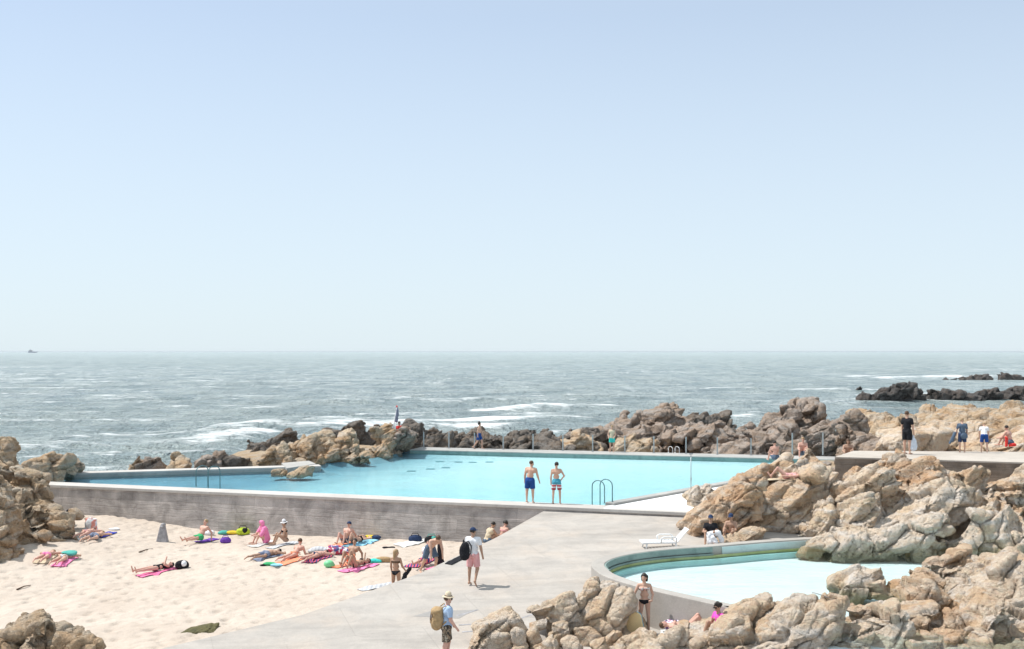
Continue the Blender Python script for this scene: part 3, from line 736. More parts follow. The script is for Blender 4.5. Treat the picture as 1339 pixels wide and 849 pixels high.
k1 = int(np.argmin(np.linalg.norm(RIM - P0[3], axis=1))); k2 = int(np.argmin(np.linalg.norm(RIM - P0[8], axis=1)))
rim_part('wall_body', 0, N, .42, .012, -2.6, RZ, M['rim'], .02)
o = rim_part('green_facing', k1, k2, .011, -.05, RZ - .21, RZ - .015, M['green_face'], .012); o['label'] = 'dark green stained facing under the rim'
o = rim_part('ledge', k1, k2, .011, -.10, -1.4, RZ - .235, M['green_face']); 
o = rim_part('aqua_facing', 0, k1 - 1, .011, -.03, -1.4, RZ - .05, M['aqua_face'])
o = rim_part('algae_band', 0, N - 20, .0, -.13, SW - .02, SW + .055, M['algae']); o['label'] = 'yellow green algae band at the waterline'
o = rim_part('submerged_step', 0, N - 20, .0, -.24, -1.6, SW - .05, M['turq_face'])
sw_poly = [tuple(p) for p in offset(RIM, OS * .2)[::3]] + [(9.8, 26.0), (26, 26), (26, 43.0), (12.5, 43.2)]
so2 = poly_sheet('shallow_water', sw_poly, M['small_water'], SW); tag(so2, kind='structure')
sf2 = poly_sheet('shallow_floor', sw_poly, M['small_floor'], -.95); tag(sf2, kind='structure')

# ---- ramp
lip = .03
rp = [(1.28, wall_y(1.28) - .05), (7.6, wall_y(7.6) - .05), (12.4, 44.2), (12.4, 43.1)] + [tuple(p) for p in offset(RIM, OS * .35)[2:N - 6:2]] + [(9.2, 24.5), (-15.6, 24.5), (-12.8, 28.7), (-9.65, 31.3), (-6.2, 34.0), (-3.05, 38.1), (-.6, 42.6)]
bm = bmesh.new(); vs_ = [bm.verts.new((x, y, ramp_z(x, y) if not (x > 7.7 and y > 40) else min(ramp_z(7.7, y), -.45))) for x, y in rp]
f = bm.faces.new(vs_); f.normal_update()
if f.normal.z < 0: f.normal_flip()
bmesh.ops.triangulate(bm, faces=bm.faces[:])
ext = bmesh.ops.extrude_face_region(bm, geom=bm.faces[:])
for v in [g for g in ext['geom'] if isinstance(g, bmesh.types.BMVert)]: v.co.z -= .9
bmesh.ops.recalc_face_normals(bm, faces=bm.faces[:])
me = bpy.data.meshes.new('ramp'); bm.to_mesh(me); bm.free()
o = link('ramp', me, M['ramp']); tag(o, kind='structure')
# damp dark joint where the ramp butts the wall
# ---- terrace on the right
tz = 2.0
ta = at_z(1092, 597.5, tz); tb = at_z(1345, 605.0, tz); tb = ta + (tb - ta) * 1.15
tback = [at_z(1126, 590.2, tz), at_z(1339, 593.5, tz)]
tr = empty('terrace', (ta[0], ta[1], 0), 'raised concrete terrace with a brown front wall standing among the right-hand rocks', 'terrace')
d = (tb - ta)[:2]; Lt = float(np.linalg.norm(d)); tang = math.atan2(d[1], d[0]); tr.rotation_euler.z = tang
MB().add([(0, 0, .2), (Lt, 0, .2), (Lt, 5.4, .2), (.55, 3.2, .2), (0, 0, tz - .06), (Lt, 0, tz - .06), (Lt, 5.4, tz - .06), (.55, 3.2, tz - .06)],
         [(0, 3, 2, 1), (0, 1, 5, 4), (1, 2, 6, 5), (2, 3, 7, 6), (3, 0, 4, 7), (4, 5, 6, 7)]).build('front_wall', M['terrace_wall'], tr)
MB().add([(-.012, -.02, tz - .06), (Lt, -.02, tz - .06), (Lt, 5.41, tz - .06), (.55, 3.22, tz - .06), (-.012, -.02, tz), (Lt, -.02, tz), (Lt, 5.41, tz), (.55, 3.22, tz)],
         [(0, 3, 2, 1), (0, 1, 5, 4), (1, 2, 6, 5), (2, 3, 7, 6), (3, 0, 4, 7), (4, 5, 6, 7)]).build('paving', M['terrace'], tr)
p = at_z(1338, 606, tz)
# ================================================================== rocks
def Rxyz(rx, ry, rz):
    return np.array(Matrix.Rotation(rz, 3, 'Z') @ Matrix.Rotation(ry, 3, 'Y') @ Matrix.Rotation(rx, 3, 'X'))
def blob_eval(P, c, s, R, seed, k=.03, nf=9):
    r = np.random.default_rng(seed)
    n = r.normal(size=(nf, 3)); n /= np.linalg.norm(n, axis=1)[:, None]
    n = np.vstack([n, np.eye(3), -np.eye(3)]); d = np.concatenate([r.uniform(.58, .95, nf), r.uniform(.86, 1.0, 6)])
    q = ((P - c) @ R) / s
    q = q.astype(np.float32)
    m = np.full(len(q), -9, np.float32); acc = np.zeros(len(q), np.float32)
    for i in range(len(n)):
        acc += np.exp(np.clip((q @ n[i].astype(np.float32) - d[i]) / k, -40, 40))
    f = k * np.log(acc)
    return f * float(min(s))
def B(x0, y0, x1, y1, D, dep=None, tilt=0.0, yaw=0.0, seed=None, grow=1.24, down=.3):
    """boulder seen in the photo in the box x0..y1, standing D metres away"""
    y1 = y1 + down * (y1 - y0)
    w = (x1 - x0) / F * D; h = (y1 - y0) / F * D
    c = at_d((x0 + x1) / 2, (y0 + y1) / 2, D)
    dep = dep if dep is not None else .8 * (w + h) / 2
    t = abs(math.radians(tilt)); cs, sn = math.cos(t), math.sin(t)
    # invert the bounding box of a tilted box (soft)
    a = max(.35 * w, (w * cs - h * sn) / max(.25, cs * cs - sn * sn)) if t < .6 else w * 1.0
    b = max(.4 * h, (h * cs - w * sn) / max(.25, cs * cs - sn * sn)) if t < .6 else h * .62
    return dict(c=c, s=np.array([a, dep, b]) / 2 * grow, R=Rxyz(0, -math.radians(tilt), math.radians(yaw)), seed=seed if seed is not None else int(x0 * 7 + y0 * 13 + x1) % 99991)
def S(cx, cy, ln, th, D, dep, tilt, yaw=0.0, seed=None, grow=1.14):
    """slab: photo centre, length and thickness in photo pixels, leaning up to the right by tilt degrees"""
    return dict(c=at_d(cx, cy, D), s=np.array([ln / F * D, dep, th / F * D]) / 2 * grow, R=Rxyz(0, -math.radians(tilt), math.radians(yaw)), seed=seed if seed is not None else int(cx * 7 + cy * 13 + ln) % 99991)
def lower(bl, px):
    for b in bl: b['c'][2] -= px * b['c'][1] / F
def rock_mesh(name, blobs, vox, zmin, rough=1.0, strata=-38, crack=1.0, fscale=1.0, k=.03):
    lo = np.min([b['c'] - np.abs(b['R']) @ b['s'] * 1.15 for b in blobs], 0) - .15; hi = np.max([b['c'] + np.abs(b['R']) @ b['s'] * 1.15 for b in blobs], 0) + .15
    lo[2] = max(lo[2], zmin)
    n = np.maximum(((hi - lo) / vox).astype(int) + 2, 4)
    V = np.full(tuple(n), 9.0, np.float32)
    for b in blobs:
        e = np.abs(b['R']) @ b['s'] * 1.12 + .1
        i0 = np.maximum(((b['c'] - e - lo) / vox).astype(int), 0); i1 = np.minimum(((b['c'] + e - lo) / vox).astype(int) + 2, n)
        if (i1 <= i0).any(): continue
        g = np.stack(np.meshgrid(*[lo[a] + np.arange(i0[a], i1[a]) * vox for a in range(3)], indexing='ij'), -1)
        P = g.reshape(-1, 3)
        m = float(np.max(b['s']))
        # low-frequency warp breaks up straight facets
        wq = P * (2.6 / max(.5, m)) + b['seed'] % 97; amp = .07 * min(m, float(np.min(b['s'])) * 1.6)
        P2 = P + amp * np.stack([np.sin(wq[:, 1] + 1.7 * np.sin(wq[:, 2])), np.sin(wq[:, 2] * 1.1 + 1.5 * np.sin(wq[:, 0])), np.sin(wq[:, 0] * .9 + 1.6 * np.sin(wq[:, 1]))], 1)
        f = blob_eval(P2, b['c'], b['s'], b['R'], b['seed'], k).reshape(g.shape[:3])
        sl = tuple(slice(i0[a], i1[a]) for a in range(3))
        V[sl] = np.minimum(V[sl], f)
    v, f = surface_nets(V, lo, vox)
    if not len(f): raise RuntimeError('empty rock ' + name)
    me = mesh_np(name, v, f)
    size = float(np.max([np.mean(b['s']) for b in blobs]))
    nr = np.zeros(len(v) * 3, np.float32); me.vertex_normals.foreach_get('vector', nr); nr = nr.reshape(-1, 3)
    S = np.array(Matrix.Rotation(math.radians(strata), 3, 'Y'))
    q = (v @ S).astype(np.float32) * np.array([1, 1, 2.4], np.float32)
    fs = fscale
    wv = np.stack([fbm(v * .9 * fs, 2), fbm(v * .9 * fs + 40, 2), fbm(v * .9 * fs + 80, 2)], 1)
    t1, e1 = chips(q * .60 * fs + wv * .22, 1); t2, e2 = chips(q * 1.7 * fs + wv * .25, 2)
    d = (.18 * t1 / .60 + .095 * t2 / 1.7) / fs
    if vox < .05:
        t3, e3 = chips((v @ S.T) * 4.3 * fs + wv * .4, 3); d += .13 * t3 / 4.3 / fs
    d += (.05 * fbm(v * 1.1 * fs + 5, 3) + .020 * fbm(v * 5 * fs, 3, .65)) / fs
    d -= crack * (.11 * np.exp(-(e1 / .045) ** 2) + .035 * np.exp(-(e2 / .05) ** 2)) / fs
    v = v + nr * (d * rough * np.clip(size / 1.0, .3, 1.25))[:, None]
    me.vertices.foreach_set('co', v.astype(np.float32).ravel()); me.update()
    return me, v
def rock(name, label, cat, blobs, mat, vox=.045, zmin=-3.0, group=None, **kw):
    me, v = rock_mesh(name, blobs, vox, zmin, **kw)
    c = v.mean(0); base = np.array([c[0], c[1], v[:, 2].min()])
    me.vertices.foreach_set('co', (v - base).astype(np.float32).ravel()); me.update()
    o = link(name, me, M[mat], loc=base)
    return tag(o, label, cat, group)
def scatter(poly, count, D0, D1, size, seed, tilt=(10, 45), asp=.75):
    """loose blocks inside a photo polygon whose distance runs from D0 (bottom) to D1 (top)"""
    r = np.random.default_rng(seed); P = np.array(poly, float); out = []
    lo, hi = P.min(0), P.max(0); tries = 0
    while len(out) < count and tries < 4000:
        tries += 1
        x, y = r.uniform(lo, hi); ins = False; j = len(P) - 1
        for i in range(len(P)):
            if (P[i][1] > y) != (P[j][1] > y) and x < (P[j][0] - P[i][0]) * (y - P[i][1]) / (P[j][1] - P[i][1]) + P[i][0]: ins = not ins
            j = i
        if not ins: continue
        t = (hi[1] - y) / (hi[1] - lo[1]); D = D0 + (D1 - D0) * t
        s = r.uniform(size[0], size[1]); w = s; h = s * r.uniform(.55, 1.0) * asp
        out.append(B(x - w / 2, y - h / 2, x + w / 2, y + h / 2 + h * .3, D + r.uniform(-.3, .3), None, r.uniform(*tilt), r.uniform(-40, 40), int(r.integers(1, 1 << 20))))
    return out

# ---------------- foreground, left of the woman
G1 = 'broken stones of the foreground heap'
rock('boulder', 'rounded tan boulder at the ramp, left end of the foreground rocks', 'boulder', [S(652, 838, 66, 66, 30.9, 1.6, 30, 0, 4), S(648, 856, 76, 60, 30.7, 1.5, 12)], 'rock', .035)
rock('boulder', 'dark-topped squat boulder leaning against the tall block by the ramp', 'boulder', [S(730, 806, 66, 44, 31.6, 1.3, 22, 0, 3), S(738, 816, 50, 36, 31.5, 1.1, 8)], 'rock', .035)
rock('boulder', 'tall blunt block with a steep left face behind the cream bodyboard', 'boulder', [S(786, 806, 60, 72, 31.6, 1.6, 6, 10, 5), S(800, 812, 70, 42, 31.7, 1.5, -46, 0, 9), S(796, 826, 62, 40, 31.5, 1.5, -10)], 'rock', .035, rough=1.0, crack=1.1)
for i, (x0, y0, x1, y1, D, tl) in enumerate([(693, 808, 718, 824, 31, 20), (714, 812, 750, 838, 30.7, 15), (684, 818, 714, 850, 30.4, 25), (706, 828, 742, 862, 29.9, 30), (750, 818, 786, 842, 30.8, 10), (736, 830, 770, 862, 30.0, 20), (768, 834, 800, 862, 29.9, 15), (668, 846, 700, 878, 29.8, 10), (786, 826, 812, 846, 30.7, 5), (672, 822, 692, 846, 30.9, 30)]):
    rock('stone', 'broken tan stone in the heap between the rounded boulder and the tall block', 'stone', [B(x0, y0, x1, y1, D, None, tl)], 'rock', .03, group=G1)
rock('boulder', 'low rounded rock with a grey hollow just below the woman in a bikini', 'boulder', [S(850, 860, 116, 52, 30.2, 2.0, 14), S(868, 846, 56, 32, 30.1, 1.2, 30), S(822, 858, 80, 44, 29.8, 1.3, 22)], 'rock', .035)
rock('boulder', 'thin pale slab lying level below the curly haired sunbather', 'boulder', [S(918, 827, 70, 14, 30.0, .8, 20)], 'rock_pale', .03)
rock('boulder', 'tilted slab hiding the legs of the curly haired person', 'boulder', [S(952, 826, 64, 26, 29.3, .8, 26)], 'rock', .032)
rock('boulder', 'wedge shaped tan slab between the grey hollow rock and the foreground ridge', 'boulder', [S(926, 846, 92, 36, 29.9, 1.6, 30), S(908, 856, 80, 34, 29.5, 1.3, 24), S(944, 858, 84, 36, 29.6, 1.3, 34)], 'rock', .035)
rock('boulder', 'broad sloping rock rising behind the wedge slab to a knobbly top', 'boulder', [S(988, 834, 124, 56, 29.6, 2.0, 36), S(997, 794, 34, 24, 29.8, .8, 20), S(976, 804, 44, 24, 29.9, .9, 30), S(1014, 808, 54, 32, 29.7, 1.2, 30), S(960, 848, 90, 44, 29.2, 1.4, 30)], 'rock', .035)
rock('boulder', 'smooth pale foreground slab left of the dark vertical cleft', 'boulder', [S(1034, 832, 112, 60, 29.0, 1.8, 38), S(1050, 798, 44, 30, 29.3, 1.1, 15), S(1002, 858, 110, 46, 28.6, 1.5, 28), S(1052, 850, 50, 70, 28.7, 1.4, 8)], 'rock_pale', .035, rough=1.0, crack=1.1)
rock('boulder', 'upright cracked block right of the dark vertical cleft', 'boulder', [S(1086, 830, 86, 38, 28.9, 1.4, 68), S(1092, 798, 36, 26, 29.0, .9, 40), S(1104, 842, 90, 34, 28.7, 1.2, 60)], 'rock', .035)
rock('boulder', 'small dark pitted rock on the crest beside the water', 'boulder', [S(1118, 798, 26, 22, 29.6, .8, 5)], 'rock_ochre', .03)
rock('boulder', 'large smooth grey-faced block in the middle of the right foreground', 'boulder', [S(1148, 840, 80, 76, 28.8, 1.8, 12, 0, 21), S(1150, 818, 76, 34, 29.1, 1.3, 14), S(1130, 846, 60, 60, 28.6, 1.4, 30)], 'rock_pale', .035, rough=1.0, crack=1.1)
rock('boulder', 'flat jagged rock along the crest right of the grey-faced block', 'boulder', [S(1184, 808, 78, 26, 29.6, 1.4, 6), S(1210, 812, 60, 24, 29.5, 1.1, 0), S(1196, 824, 44, 26, 29.2, 1.0, 10)], 'rock', .035)
rock('boulder', 'rough low rock full of dark pits at the bottom right foreground', 'boulder', [B(1176, 820, 1262, 884, 28.6, 1.7, 12), B(1226, 806, 1262, 840, 29.1, 1.0, 0), B(1250, 836, 1296, 880, 28.6, 1.2, 0)] + scatter([(1185, 820), (1280, 812), (1290, 850), (1180, 850)], 9, 28.5, 29.0, (16, 30), 4), 'rock_ochre', .032, crack=1.4)
rock('boulder', 'huge pinkish brown rock filling the lower right corner', 'boulder', [S(1318, 816, 130, 100, 29.3, 2.6, 40, 0, 33), S(1340, 780, 110, 56, 29.9, 1.9, 22), S(1284, 842, 100, 46, 28.7, 1.5, 52), S(1330, 850, 110, 60, 28.8, 1.8, 30)], 'rock', .037)
rock('boulder', 'ochre slab leaning on the huge corner rock beside a patch of water', 'boulder', [B(1252, 780, 1286, 832, 30.0, 1.0, 40), B(1246, 786, 1266, 826, 30.1, .9, 20)], 'rock_ochre', .032)
rock('rock_outcrop', 'cracked bedrock under the right foreground boulders', 'outcrop', [B(870, 856, 1010, 930, 29.2, 2.4, 12), B(960, 838, 1080, 930, 28.9, 2.2, 14), B(1040, 832, 1180, 940, 28.8, 2.6, 10), B(1140, 836, 1290, 940, 28.7, 2.6, 8), B(1220, 816, 1390, 940, 29.0, 3.4, 10), B(1170, 818, 1260, 860, 30.0, 1.3, 5), B(690, 846, 820, 900, 30.0, 1.4, 8)], 'rock', .042)
# ---------------- stones in and round the shallow pool
rock('boulder', 'grey-green boulder standing in the shallow white pool with a knob on top', 'boulder', [S(1114, 766, 50, 34, 32.90, 1.4, 40, 0, 4), S(1110, 774, 46, 30, 32.80, 1.3, 10), S(1134, 754, 30, 26, 33.10, 1.0, 20, 0, 6), S(1130, 770, 34, 34, 32.90, 1.1, 5)], 'rock_pale_wet', .035, zmin=-1.0)
rock('boulder', 'small round rock beside the knobbed boulder in the shallow pool', 'boulder', [S(1145, 770, 32, 24, 32.70, 1.0, 10, 0, 3), S(1144, 778, 32, 20, 32.60, 1.0, 0)], 'rock_wet', .033, zmin=-1.0)
rock('boulder', 'ochre rock at the water between the small round rock and the yellow slab', 'boulder', [S(1175, 771, 34, 26, 32.50, 1.1, 12, 0, 5), S(1174, 779, 34, 20, 32.40, 1.1, 0)], 'rock_ochre_wet', .033, zmin=-1.0)
rock('boulder', 'broad yellow rock sloping into the shallow pool behind the foreground crest', 'boulder', [B(1184, 752, 1252, 812, 30.90, 2.0, 12), B(1186, 738, 1226, 772, 32.10, 1.2, 25)], 'rock_ochre_wet', .035, zmin=-1.0)
rock('boulder', 'white-grey round rock streaked with ochre beside the corner rock', 'boulder', [B(1244, 752, 1284, 800, 30.50, 1.1, 60), B(1268, 752, 1300, 790, 30.90, 1.1, 10)], 'rock_pale', .033, zmin=-1.0)
rock('boulder', 'reddish angular rock with a sharp top above the yellow rock', 'boulder', [B(1212, 720, 1246, 760, 33.30, 1.1, 35), B(1238, 722, 1266, 760, 33.50, 1.0, 5)], 'rock_ochre', .035, zmin=-1.0)
rock('boulder', 'grey ribbed rock behind the reddish angular rock', 'boulder', [B(1246, 718, 1294, 762, 34.00, 1.5, 20), B(1228, 740, 1290, 774, 32.70, 1.4, 0)], 'rock', .035, zmin=-1.0)
rock('boulder', 'smooth egg shaped rock at the right edge in front of the far pool water', 'boulder', [B(1292, 730, 1336, 758, 33.10, 1.4, 0)], 'rock_pale', .035, zmin=-1.0)
rock('boulder', 'flat brown rock below the egg shaped rock at the right edge', 'boulder', [B(1282, 748, 1360, 790, 31.50, 2.2, 5), B(1320, 722, 1362, 760, 33.10, 1.2, 12)], 'rock', .037, zmin=-1.0)

# ---------------- slope between the round pool and the terrace
MRZ = -1.02
rock('boulder', 'big ochre slab leaning over the two men in caps', 'boulder', [S(946, 678, 122, 52, 43.2, 2.4, 38), S(924, 694, 84, 40, 42.9, 2.0, 36), S(972, 660, 62, 44, 43.6, 1.8, 30), S(966, 694, 90, 34, 43.4, 1.8, 20)], 'rock_ochre', .045, zmin=MRZ, rough=1.0, crack=1.1)
rock('boulder', 'reddish brown rock on top of the slope beside the white wading floor', 'boulder', [S(978, 645, 92, 36, 44.4, 2.4, 36), S(1002, 640, 66, 30, 44.8, 1.8, 24), S(1012, 652, 84, 34, 44.2, 2, 20)], 'rock_ochre', .045, zmin=MRZ)
rock('boulder', 'low pale rock at the edge of the white wading floor', 'boulder', [B(900, 636, 958, 682, 46.4, 1.6, 22)], 'rock_pale', .045, zmin=MRZ)
rock('boulder', 'long layered slab slanting from the pool rim up to the right', 'boulder', [S(1024, 662, 160, 46, 43.9, 2.2, 34), S(1006, 682, 110, 34, 43.6, 1.6, 32), S(1050, 640, 96, 36, 43.5, 2.2, 33), S(1046, 682, 110, 38, 43.2, 1.6, 26)], 'rock', .045, zmin=MRZ)
rock('boulder', 'bulging warm brown rock in the middle of the slope', 'boulder', [S(1112, 655, 116, 60, 43.2, 2.6, 26), S(1136, 660, 70, 50, 42.9, 2.0, 10), S(1090, 674, 90, 46, 42.8, 2, 30)], 'rock', .045, zmin=MRZ, crack=1.3)
rock('boulder', 'pale smooth slab at the water below the bulging brown rock', 'boulder', [S(1090, 690, 118, 46, 41.8, 2.0, 28), S(1106, 714, 90, 34, 40.20, 1.5, 14), S(1084, 714, 70, 28, 40.30, 1.2, 18)], 'rock_pale_wet', .045, zmin=MRZ, rough=1.0, crack=1.1)
rock('boulder', 'largest smooth pale slab, leaning above the far edge of the shallow pool', 'boulder', [S(1190, 676, 190, 62, 41.8, 3.0, 25), S(1170, 707, 150, 40, 40.20, 1.9, 14), S(1236, 672, 70, 62, 42.2, 2.2, 60), S(1196, 722, 90, 28, 39.90, 1.3, 4)], 'rock_pale_wet', .045, zmin=MRZ, rough=1.0, crack=1.1)
rock('boulder', 'rough brown rock behind the largest smooth slab, under the terrace wall', 'boulder', [S(1198, 634, 104, 46, 43.7, 2.2, 28), S(1148, 622, 70, 36, 44.4, 1.6, 20), S(1180, 650, 90, 40, 43.2, 2, 20)], 'rock_ochre', .045, zmin=MRZ, crack=1.4)
rock('boulder', 'knobbed tan rock right of the smooth slab, below the terrace wall', 'boulder', [B(1238, 618, 1298, 676, 43.4, 2.0, 5), B(1262, 640, 1306, 690, 42.8, 1.5, 0)], 'rock', .045, zmin=MRZ)
rock('boulder', 'wide tan rock at the right edge below the end of the terrace', 'boulder', [B(1286, 609, 1372, 662, 43.8, 2.4, 18), B(1300, 640, 1372, 672, 43.0, 1.6, 5)], 'rock', .045, zmin=MRZ)
rock('boulder', 'round grey-green rock at the water on the right of the largest slab', 'boulder', [B(1256, 680, 1314, 736, 40.20, 1.7, 5), B(1236, 700, 1268, 736, 39.90, 1.0, 10)], 'rock_pale_wet', .045, zmin=MRZ)
rock('boulder', 'jumble of cracked tan rock at the right edge above the shallow pool', 'boulder', [B(1286, 652, 1372, 734, 41.00, 2.2, 30), B(1306, 690, 1372, 738, 40.20, 1.4, 10)] + scatter([(1280, 650), (1339, 650), (1339, 725), (1300, 725)], 10, 40.4, 42.0, (18, 36), 9), 'rock_wet', .045, zmin=MRZ)
rock('boulder', 'low rock in front of the person in navy cap beside the pool rim', 'boulder', [S(972, 705, 62, 20, 41.0, .7, 22), S(988, 700, 40, 18, 41.5, .7, 30)], 'rock', .04, zmin=MRZ)
for i, (x0, y0, x1, y1, mt) in enumerate([(1052, 710, 1078, 730, 'rock_ochre'), (1082, 712, 1114, 734, 'rock'), (1116, 714, 1150, 736, 'rock_pale'), (1148, 710, 1176, 734, 'rock_pale'), (1176, 700, 1204, 730, 'rock_ochre'), (1204, 694, 1238, 726, 'rock')]):
    rock('stone', 'fallen stone at the waterline along the foot of the right-hand slope', 'stone', [B(x0, y0, x1, y1, 39.9, None, 12)], mt + '_wet', .042, zmin=MRZ, group='stones at the waterline of the slope')
rock('boulder', 'upright ochre block standing left of the terrace corner', 'boulder', [B(1036, 588, 1082, 640, 50.0, 1.8, 15, 0, 2)], 'rock_ochre', .05, zmin=MRZ)
rock('boulder', 'ribbed brown rock squeezed between the upright block and the terrace corner', 'boulder', [B(1070, 588, 1098, 640, 49.6, 1.8, 50)], 'rock_brown', .05, zmin=MRZ, crack=1.6)
rock('boulder', 'low pale ochre rock below the person sitting at the pool corner', 'boulder', [B(1000, 600, 1046, 632, 53.5, 2.0, 10), B(1016, 610, 1060, 640, 51, 1.6, 15)], 'rock', .05, zmin=MRZ)

# ---------------- outcrop between the pool and the sea
CZ = -.34
rock('boulder', 'wide tan rock at the left end of the outcrop in the pool', 'boulder', [B(330, 582, 388, 618, 66.5, 3, 22, down=.45), B(366, 576, 400, 606, 68.5, 2.4, 20, down=.45)], 'rock_left', .06, zmin=CZ)
rock('rock_outcrop', 'main tan hump of the outcrop between the pool and the breaking sea', 'outcrop', [B(378, 570, 432, 616, 68.5, 3, 22, down=.45), B(408, 567, 448, 600, 70.0, 2.6, 15, down=.45), B(424, 580, 456, 610, 68.5, 2, 5, down=.45), B(442, 572, 478, 600, 70.5, 2.2, 20, down=.45)] + scatter([(385, 575), (470, 575), (480, 600), (390, 608)], 14, 67.5, 70, (14, 26), 14), 'rock_left', .06, zmin=CZ, crack=1.4)
rock('boulder', 'pale squared block on top of the outcrop', 'boulder', [B(440, 562, 464, 584, 70.8, 1.4, 10, down=.45)], 'rock_pale', .05, zmin=CZ)
rock('boulder', 'ochre rock at the waterline in front of the outcrop', 'boulder', [B(438, 587, 482, 614, 69.0, 1.8, 10, down=.45)], 'rock_left', .06, zmin=CZ)
rock('boulder', 'greenish face rock at the pool edge on the right of the outcrop', 'boulder', [B(478, 572, 518, 604, 72.5, 2.4, 30, down=.45), B(490, 560, 516, 590, 73.5, 2, 10, down=.45)], 'rock_left', .06, zmin=CZ)
rock('boulder', 'brown ribbed rock under the flag pole at the pool corner', 'boulder', [B(503, 563, 542, 598, 74.5, 2.4, -30, down=.45), B(500, 560, 524, 580, 75.0, 1.6, 5, down=.45)], 'rock_brown', .06, zmin=CZ, crack=1.5)
rock('rock_outcrop', 'dark wet rock at the seaward left foot of the outcrop', 'outcrop', [B(328, 571, 388, 602, 75.0, 3, 10, down=.45), B(316, 586, 346, 606, 71.0, 2, 15, down=.45), B(360, 570, 388, 590, 76.0, 2, 0, down=.45)], 'rock_black', .07, zmin=-2.3, crack=1.5)
rock('rock_outcrop', 'row of dark rocks behind the outcrop, left of the flag pole', 'outcrop', [B(418, 560, 452, 580, 77.0, 2, 10, down=.45), B(444, 555, 480, 582, 78.0, 2, 12, down=.45), B(474, 556, 508, 580, 79.0, 2.2, 5, down=.45), B(460, 553, 474, 566, 79.0, 1.4, 0, down=.45)], 'rock_black', .07, zmin=-2.3, crack=1.5)
for i, (x0, y0, x1, y1) in enumerate([(356, 613, 371, 621), (378, 611, 410, 622)]):
    rock('boulder', ['small flat rock awash in the ruffled pool arm, nearer the slab edge', 'larger flat rock awash beside the concrete slab in the ruffled pool arm'][i], 'boulder', [B(x0, y0, x1, y1, 61.0, 1.2, 3, down=.8)], 'rock_left', .05, zmin=-.34)
for i, (x0, y0, x1, y1, mt) in enumerate([(172, 598, 190, 616, 'rock_left'), (184, 601, 216, 618, 'rock_brown'), (214, 599, 252, 618, 'rock_left'), (252, 598, 286, 618, 'rock_brown')]):
    rock('boulder', ['small tan rock behind the narrow pool wall, first of the row from the left', 'flat dark rock between two tan rocks behind the narrow pool wall', 'wide tan rock behind the narrow pool wall', 'dark brown rock behind the narrow pool wall near the ladder'][i], 'boulder', [B(x0, y0, x1, y1, 65.5, 2, 6, down=.8)], mt, .06, zmin=-2.3)

rock('sea_rock', 'small dark rock awash left of the outcrop behind the narrow pool wall', 'rock', [B(294, 598, 326, 610, 67, 1.6, 0, down=.8)], 'rock_black', .06, zmin=-2.3)
# ---------------- left-hand rocks
LZ = -2.6
L = [B(-40, 585, 20, 700, 50, 4, 5), B(-6, 578, 22, 612, 52, 1.8, 0), B(0, 604, 36, 640, 51.5, 2.2, 10), B(-20, 640, 40, 760, 45, 3.2, 8), B(8, 636, 54, 690, 49, 2.4, 15), B(28, 668, 96, 712, 49, 2.0, 10), B(10, 680, 60, 745, 46.5, 2.4, 10), B(38, 652, 66, 690, 50, 1.8, 0), B(-30, 700, 24, 775, 43.0, 2.6, 0)]
L += scatter([(0, 600), (16, 615), (56, 655), (92, 686), (54, 720), (18, 750), (0, 756)], 80, 43.8, 51.5, (22, 44), 21, (-20, 40), .95)
rock('rock_outcrop', 'tall knobbly tan rock mass at the left edge above the sunbathers', 'outcrop', L, 'rock_left', .06, zmin=LZ, crack=1.2, strata=20)
rock('boulder', 'rounded rock between the left rock mass and the pool arm', 'boulder', [B(34, 602, 64, 630, 56.5, 1.6, 5), B(50, 594, 88, 630, 57.5, 2.2, 5)], 'rock_left', .06, zmin=-2.3)
rock('boulder', 'dark-shaded rock at the tip of the pool arm wall', 'boulder', [B(80, 599, 106, 620, 59.5, 1.8, 0)], 'rock_left', .055, zmin=-2.3)
rock('boulder', 'pale low stone in the sand beside the white bag at the wall', 'boulder', [B(104, 676, 118, 694, 52.5, .7, 0)], 'rock', .045, zmin=LZ)
rock('boulder', 'broad brown rock in the lower left corner of the beach', 'boulder', [B(-34, 812, 48, 884, 30.5, 1.8, -8), B(26, 814, 62, 880, 30.3, 1.2, -20)], 'rock_left', .035, zmin=-3)
rock('boulder', 'flat rock half buried right of the lower left corner rock', 'boulder', [B(64, 828, 132, 880, 30.2, 1.4, -6), B(70, 826, 100, 850, 30.4, .9, 0)], 'rock_left', .035, zmin=-3)
rock('boulder', 'low mossy rock in the sand at the ramp edge', 'boulder', [B(231, 818.5, 283, 828, 33.9, .7, 5, down=.9)], 'moss', .03, zmin=-2.6, rough=.5)
for i, (x0, y0, x1, y1) in enumerate([(185, 696, 201, 708), (217, 697, 236, 710)]):
    rock('stone', ['flat tan stone in the sand left of the grey drain buttress', 'flat tan stone in the sand right of the grey drain buttress'][i], 'stone', [B(x0, y0, x1, y1, 51.2, .6, 0)], 'rock', .04, zmin=-2.6, rough=.5)

